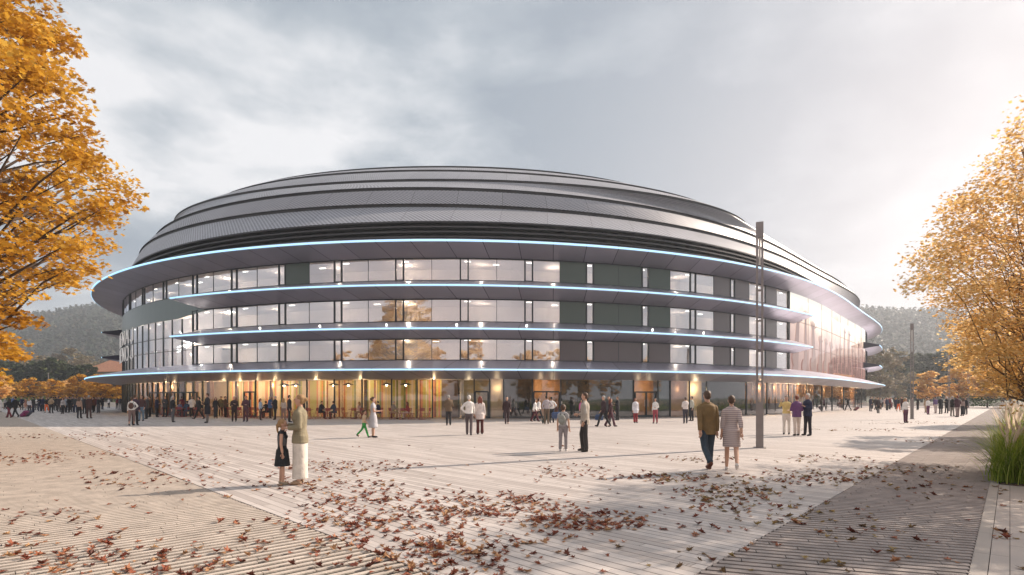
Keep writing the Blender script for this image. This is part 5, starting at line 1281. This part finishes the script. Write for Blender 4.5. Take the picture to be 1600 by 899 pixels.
 (108, 645, 'm_fold', LEFT, blk, blk, 'dark', 1, ''), (113, 644, 'm_coat', TO_CAM, (.02, .02, .025), blk, 'grey', .98, ''), (118, 645, 'm_stand', TO_CAM, (.03, .035, .04), navy, 'dark', 1, ''), (146, 645, 'm_stand', LEFT, (.14, .05, .03), blk, 'brown', .98, ''),
 (76, 641, 'm_stand', TO_CAM, blk, char, 'brown', 1, ''), (96, 641, 'w_stand', AWAY, maroon, blk, 'dark', .98, ''), (128, 643, 'w_coat', AWAY, char, blk, 'grey', 1, ''), (8, 640, 'w_stand', TO_CAM, (.3, .28, .28), blk, 'blond', 1, ''),
 (0, 644, 'w_stand', TO_CAM, whit, whit, 'blond', 1, 'person all in white cut by the left edge of the photo'), (188, 640, 'm_stand', TO_CAM, (.05, .05, .06), grey, 'dark', 1, ''), (183, 639.5, 'w_stand', TO_CAM, maroon, char, 'dark', 1, ''),
 (20, 638, 'm_coat', 0.6, blue, char, 'grey', 1, ''),
 (34, 641, 'm_shirt', 0.6, navy, blk, 'blond', 1, ''),
 (65, 640, 'w_coat', 0.6, brown_, char, 'blond', 1, ''),
 (83, 641, 'm_shirt', -1.5, char, char, 'brown', 1, ''),
 (90, 640, 'm_phone', 0.0, navy, char, 'red', 1, ''),
 (104, 641, 'm_stand', 1.5, blk, navy, 'blond', 1, ''),
 (111, 641, 'm_phone', -1.5, tan_, brown_, 'brown', 1, ''),
 (121, 641, 'w_long', 0.0, blk, char, 'blond', 1, ''),
 (136, 643, 'm_coat', 1.5, tan_, navy, 'blond', 1, ''),
 (150, 643, 'm_phone', 0.6, maroon, brown_, 'red', 1, ''),
 (160, 640, 'm_coat', 1.5, blk, navy, 'red', 1, ''),
 (144, 641, 'w_stand', 1.5, blue, blk, 'brown', 1, ''),
 (1400, 640, 'w_coat', 1.5, navy, blk, 'blond', 1, ''),
 (1390, 640, 'm_shirt', 0.0, maroon, blk, 'blond', 1, ''),
 (1376, 640, 'w_stand', 0.0, grey, brown_, 'blond', 1, ''),
 (1363, 639, 'm_fold', 0.0, oliv, blk, 'blond', 1, ''),
 (1425, 640, 'w_long', 0.6, grey, char, 'dark', 1, ''),
 (1386, 641.5, 'w_coat', 0.0, navy, blk, 'red', 1, ''),
 (234, 652, 'm_stand', -1.5, brown_, blk, 'brown', 1, 'person in a brown top standing beside the man in the charcoal jacket'),
 (258, 652, 'm_fold', 0.0, char, blk, 'brown', 1, 'person in a charcoal top standing right of the navy suit at the doors'),
 (284, 651, 'm_fold', 3.1, maroon, blk, 'brown', 1, 'person in a maroon top standing by the middle entrance door'),
 (300, 652, 'm_phone', 0.6, whit, blk, 'brown', 1, 'person in a white top standing left of the man stepping before the tables'),
 (345, 651, 'm_stand', 0.6, oliv, blk, 'brown', 1, 'person in a olive top standing at the start of the striped wall'),
 (352, 652.5, 'm_phone', 1.5, brown_, blk, 'brown', 1, 'person in a brown top standing second at the start of the striped wall'),
 (422, 654, 'm_fold', 1.5, blue, blk, 'grey', 1, 'person in a blue top standing between the pale blue shirt and the black-clad man'),
 (430, 656, 'm_fold', -1.5, blk, blk, 'grey', 1, 'person in a black top standing just left of the beige top'),
 (474, 656, 'm_fold', -1.5, blk, blk, 'grey', 1, 'person in a black top standing right behind the olive blazer'),
]
cnt = {}
for (px, fy, ar, yaw, up, lo, hr, h, lab) in PPL:
    if up is None: continue
    p = at(px, fy); a = AR[ar]; cols = {'hair': hr, 'shoes': blk}
    for nm in a:
        if nm in ('shirt', 'jacket', 'coat', 'dress', 'vest'): cols[nm] = up
        if nm in ('trousers', 'skirt'): cols[nm] = lo
    sc = a['_k'] * (h or 1)
    if ar == 'child': sc = 1.15 / 1.75
    side = 'left' if px < 400 else 'right'
    if not lab: lab = 'one in %s with %s %s in the %s crowd, %s hair' % (cname(up), cname(lo), 'skirt' if 'skirt' in a else 'trousers', side, hr)
    if lab in cnt: cnt[lab] += 1; lab += [', farther back', ', farthest back', ', to the rear', ', at the edge'][min(3, cnt[lab] - 2)]
    else: cnt[lab] = 1
    ex = backpack((.09, .045, .035)) if (ar == 'w_crop' and px == 206) else None
    spawn(a, p.x, p.y, yaw, cols, lab, None if h is None else ('people standing in the left crowd' if px < 200 and fy < 650 else 'people standing in the right crowd' if px > 1355 else None), ex, sc=sc)

# ================================================================== CAFE FURNITURE
redm = mat('red_metal', (.26, .035, .04), .45, .1)
def bistro_chair():
    mb = MB(); w = .20
    for s in (-1, 1):
        mb.tube([(s * w, .17, 0), (s * w, -.14, .45)], .012, 6); mb.tube([(s * w * .88, -.20, 0), (s * w * .88, .14, .45), (s * w * .88, .22, .86)], .012, 6)
    mb.tube([(-w, .17, .02), (w, .17, .02)], .010, 6); mb.tube([(-w, -.20, .02), (w, -.20, .02)], .010, 6)
    for i in range(5): mb.box((0, -.15 + i * .075, .455), (w, .028, .008))
    for z in (.68, .76, .84): mb.box((0, .185 + (z - .68) * .2, z), (w * .9, .008, .028))
    return mb.mesh('bistro_chair')
def bistro_table():
    mb = MB(); mb.tube([(0, 0, .715), (0, 0, .735)], .36, 24)
    for s in (-1, 1): mb.tube([(s * .22, -.2, 0), (s * .1, .18, .71)], .012, 6); mb.tube([(s * .22, .2, 0), (s * .1, -.18, .71)], .012, 6)
    mb.tube([(-.22, -.2, .03), (.22, -.2, .03)], .01, 6); return mb.mesh('bistro_table')
chm, tbm = bistro_chair(), bistro_table(); chm.materials.append(redm); tbm.materials.append(redm)
def thing(name, me, x, y, rz, label, cat, group): o = bpy.data.objects.new(name, me); COL.objects.link(o); o.location = (x, y, .004); o.rotation_euler = (0, 0, rz); tag(o, label, cat, group); return o
SEAT = {  # table px -> occupied chairs (side, archetype, colours, label)
 434: [(-1, 'sit', blk, blk, 'dark', 'man in black sitting at a red cafe table left of the standing man in black')], 
 505: [], 533: [(-.6, 'sit', (.04, .06, .10), char, 'brown', 'man in dark blue seated back to the camera, left of a seated pair'), (.6, 'sit', (.015, .015, .03), blk, 'dark', 'man in black seated back to the camera, right of a seated pair')],
 560: [(1, 'w_sit', (.5, .36, .32), tan_, 'blond', 'woman in a pale pink top seated behind the pair of men')], 598: [(.6, 'sit', (.02, .025, .06), blk, 'dark', 'man in a navy jacket seated right of the woman in the pale dress')],
 640: [(-1, 'w_sit', (.30, .05, .05), (.5, .4, .35), 'red', 'red-haired woman seated at the right-hand cafe tables'), (1, 'sit', (.30, .24, .2), tan_, 'grey', 'man in beige seated opposite the red-haired woman')],
 318: [(-1, 'sit', (.03, .07, .13), jean, 'dark', 'man in teal-blue seated by the entrance mullions'), (1, 'w_sit', (.10, .15, .30), char, 'red', 'woman in blue seated by the entrance mullions')], 296: [], 345: [], 376: [], 405: [], 465: [], 668: []}
for tpx, occ in SEAT.items():
    p = Vector(ring([t_at_px(tpx)], .985)[0]); n = (p - Vector((CX, CY, 0))).normalized(); p.z = 0; tt = n.cross(Vector((0, 0, 1))); dep = 1.1 if tpx not in (376, 465, 560) else .5
    p = Vector(ring([t_at_px(tpx)], KW)[0]) + n * dep * 1.6; p.z = 0
    thing('bistro_table', tbm, p.x, p.y, rng.uniform(0, 3), 'round red metal cafe table on crossed legs outside the striped wall', 'table', 'red tables of the cafe terrace')
    done = 0
    for q, base in enumerate((-1, 1, -.45, .45)):
        if q == 3 and tpx % 2: continue
        a = base * 1.45; d = (tt * math.sin(a) + n * math.cos(a) * (1 if abs(base) < 1 else .2)).normalized() * .68
        c = p + d; yaw = face(-d.x, -d.y)
        thing('bistro_chair', chm, c.x, c.y, yaw, 'folding red metal chair at a cafe table outside the striped wall', 'chair', 'red chairs of the cafe terrace')
        if done < len(occ):
            _, ar, up, lo, hr, lab = occ[done]; aa = AR[ar]; cols = {'hair': hr, 'shoes': blk, 'jacket': up, 'shirt': up, 'trousers': lo}
            spawn(aa, c.x - d.x * .0, c.y - d.y * .0, yaw, cols, lab, None, None, sc=aa['_k']); done += 1
# suitcases
def suitcase(px, fy, yaw, col, label, tilt=.5, sc=1.0):
    p = at(px, fy); r = empty('suitcase', (p.x, p.y, .05), yaw); r.scale = (sc, sc, sc); tag(r, label, 'suitcase'); M_ = Matrix.Rotation(tilt, 3, 'X')
    mb = MB(); mb.box(M_ @ Vector((0, 0, .33)), (.20, .12, .30), M=M_); me = mb.mesh('case'); o = link('case', me, [cloth(col, .4)], r); bv = o.modifiers.new('b', 'BEVEL'); bv.width = .03; bv.segments = 2
    mb = MB()
    for s in (-1, 1): mb.tube([M_ @ Vector((s * .1, .1, .6)), M_ @ Vector((s * .1, .1, 1.0))], .01, 6)
    mb.tube([M_ @ Vector((-.1, .1, 1.0)), M_ @ Vector((.1, .1, 1.0))], .014, 6); mb.build('handle', [cloth(char)], r)
    for s in (-1, 1): mb = MB(); mb.tube([(s * .17, 0, -.005), (s * .13, 0, -.005)], .04, 10); mb.build('wheel', [cloth(blk)], r)
suitcase(34, 651.5, RIGHT, (.22, .02, .12), 'magenta-purple wheeled suitcase pulled by the man in black at the far left', .8)
suitcase(40, 651, RIGHT, (.04, .05, .09), 'dark slate wheeled suitcase right of the purple one', .8)
suitcase(1335, 642, RIGHT, (.14, .02, .04), 'dark red wheeled suitcase by the far right glass', .9)
suitcase(848, 662, RIGHT, (.03, .05, .045), 'dark green wheeled bag before the orange doors', .5)
def shoulder_bag(px, fy, z, col, label, s=1.0):
    p = at(px, fy); mb = MB(); mb.loft([(V3(0, 0, 0), .17 * s, .07), (V3(0, 0, .02), .23 * s, .10), (V3(0, 0, .24 * s), .25 * s, .10), (V3(0, 0, .34 * s), .18 * s, .05)], 14)
    r = empty('shoulder_bag', (p.x, p.y, z)); tag(r, label, 'bag'); mb.build('pouch', [cloth(col)], r, True)
    mb = MB(); mb.tube([(-.16 * s, 0, .30 * s), (-.08, 0, .5 * s), (.08, 0, .5 * s), (.16 * s, 0, .30 * s)], .012, 6); mb.build('strap', [cloth(col)], r)
shoulder_bag(869, 664, .38, (.05, .08, .17), 'blue soft bag hanging beside the man in the white shirt', 1.2); shoulder_bag(936, 666, .34, (.04, .07, .15), 'blue soft bag carried by the man in the dark suit', 1.0)

# ================================================================== LAMP POSTS
pole_m = mat('pole_metal', (.24, .22, .22), .4, .5, .1, 2); strip_m = mat('diffuser', (.75, .72, .68), .4)
def lamp_post(x, y, yaw, label, H=7.45):
    r = empty('lamp_post', (x, y, 0), yaw); tag(r, label, 'lamp post', 'slim twin-blade lamp posts')
    mb = MB(); mb.box((0, 0, .755), (.115, .09, .755)); mb.build('base', [pole_m], r)
    for s in (-1, 1): mb = MB(); mb.box((s * .080, 0, (1.51 + H - .5) / 2), (.035, .085, (H - .5 - 1.51) / 2)); mb.build('blade', [pole_m], r)
    mb = MB(); mb.box((0, 0, H - .25), (.115, .09, .25)); mb.build('cap', [pole_m], r)
    for i in range(5): mb = MB(); mb.box((0, 0, 2.2 + i * 1.0), (.046, .02, .035)); mb.build('spacer', [pole_m], r)
    mb = MB(); mb.box((0, 0, H - .95), (.03, .03, .45)); mb.build('diffuser', [strip_m], r)
    mb = MB(); mb.box((0, 0, .012), (.19, .19, .012)); mb.build('base_plate', [pole_m], r)
p = at(1187, 700); lamp_post(p.x, p.y, -.415, 'tall slim lamp post standing right of the walking couple')
for i, (x, y, l) in enumerate(((31.25, 44, 'lamp post on the far plaza left of the right-hand group'), (54.3, 70, 'third lamp post of the row, among the round orange trees'), (77, 95, 'fourth lamp post of the row, small and hazy'), (100, 121, 'farthest lamp post of the row by the end of the strip'), (-107, 130, 'lone distant lamp post among the golden trees at the far left'))):
    lamp_post(x, y, -math.atan2(x, y), l)
# ================================================================== HAZE
hz = bpy.data.materials.new('haze'); hz.use_nodes = True; t = hz.node_tree; t.nodes.clear()
pv = N(t, 'ShaderNodeVolumePrincipled'); pv.inputs['Color'].default_value = (.84, .91, 1.0, 1); pv.inputs['Density'].default_value = 0.0006; pv.inputs['Anisotropy'].default_value = .3
o_ = N(t, 'ShaderNodeOutputMaterial'); L(t, pv.outputs[0], o_.inputs['Volume'])
g = MB(); g.box((0, 450, 74), (1450, 800, 76)); ho = g.build('haze', [hz]); tag(ho, 'thin pale haze lying over the square and the hills', 'haze', None, 'stuff')
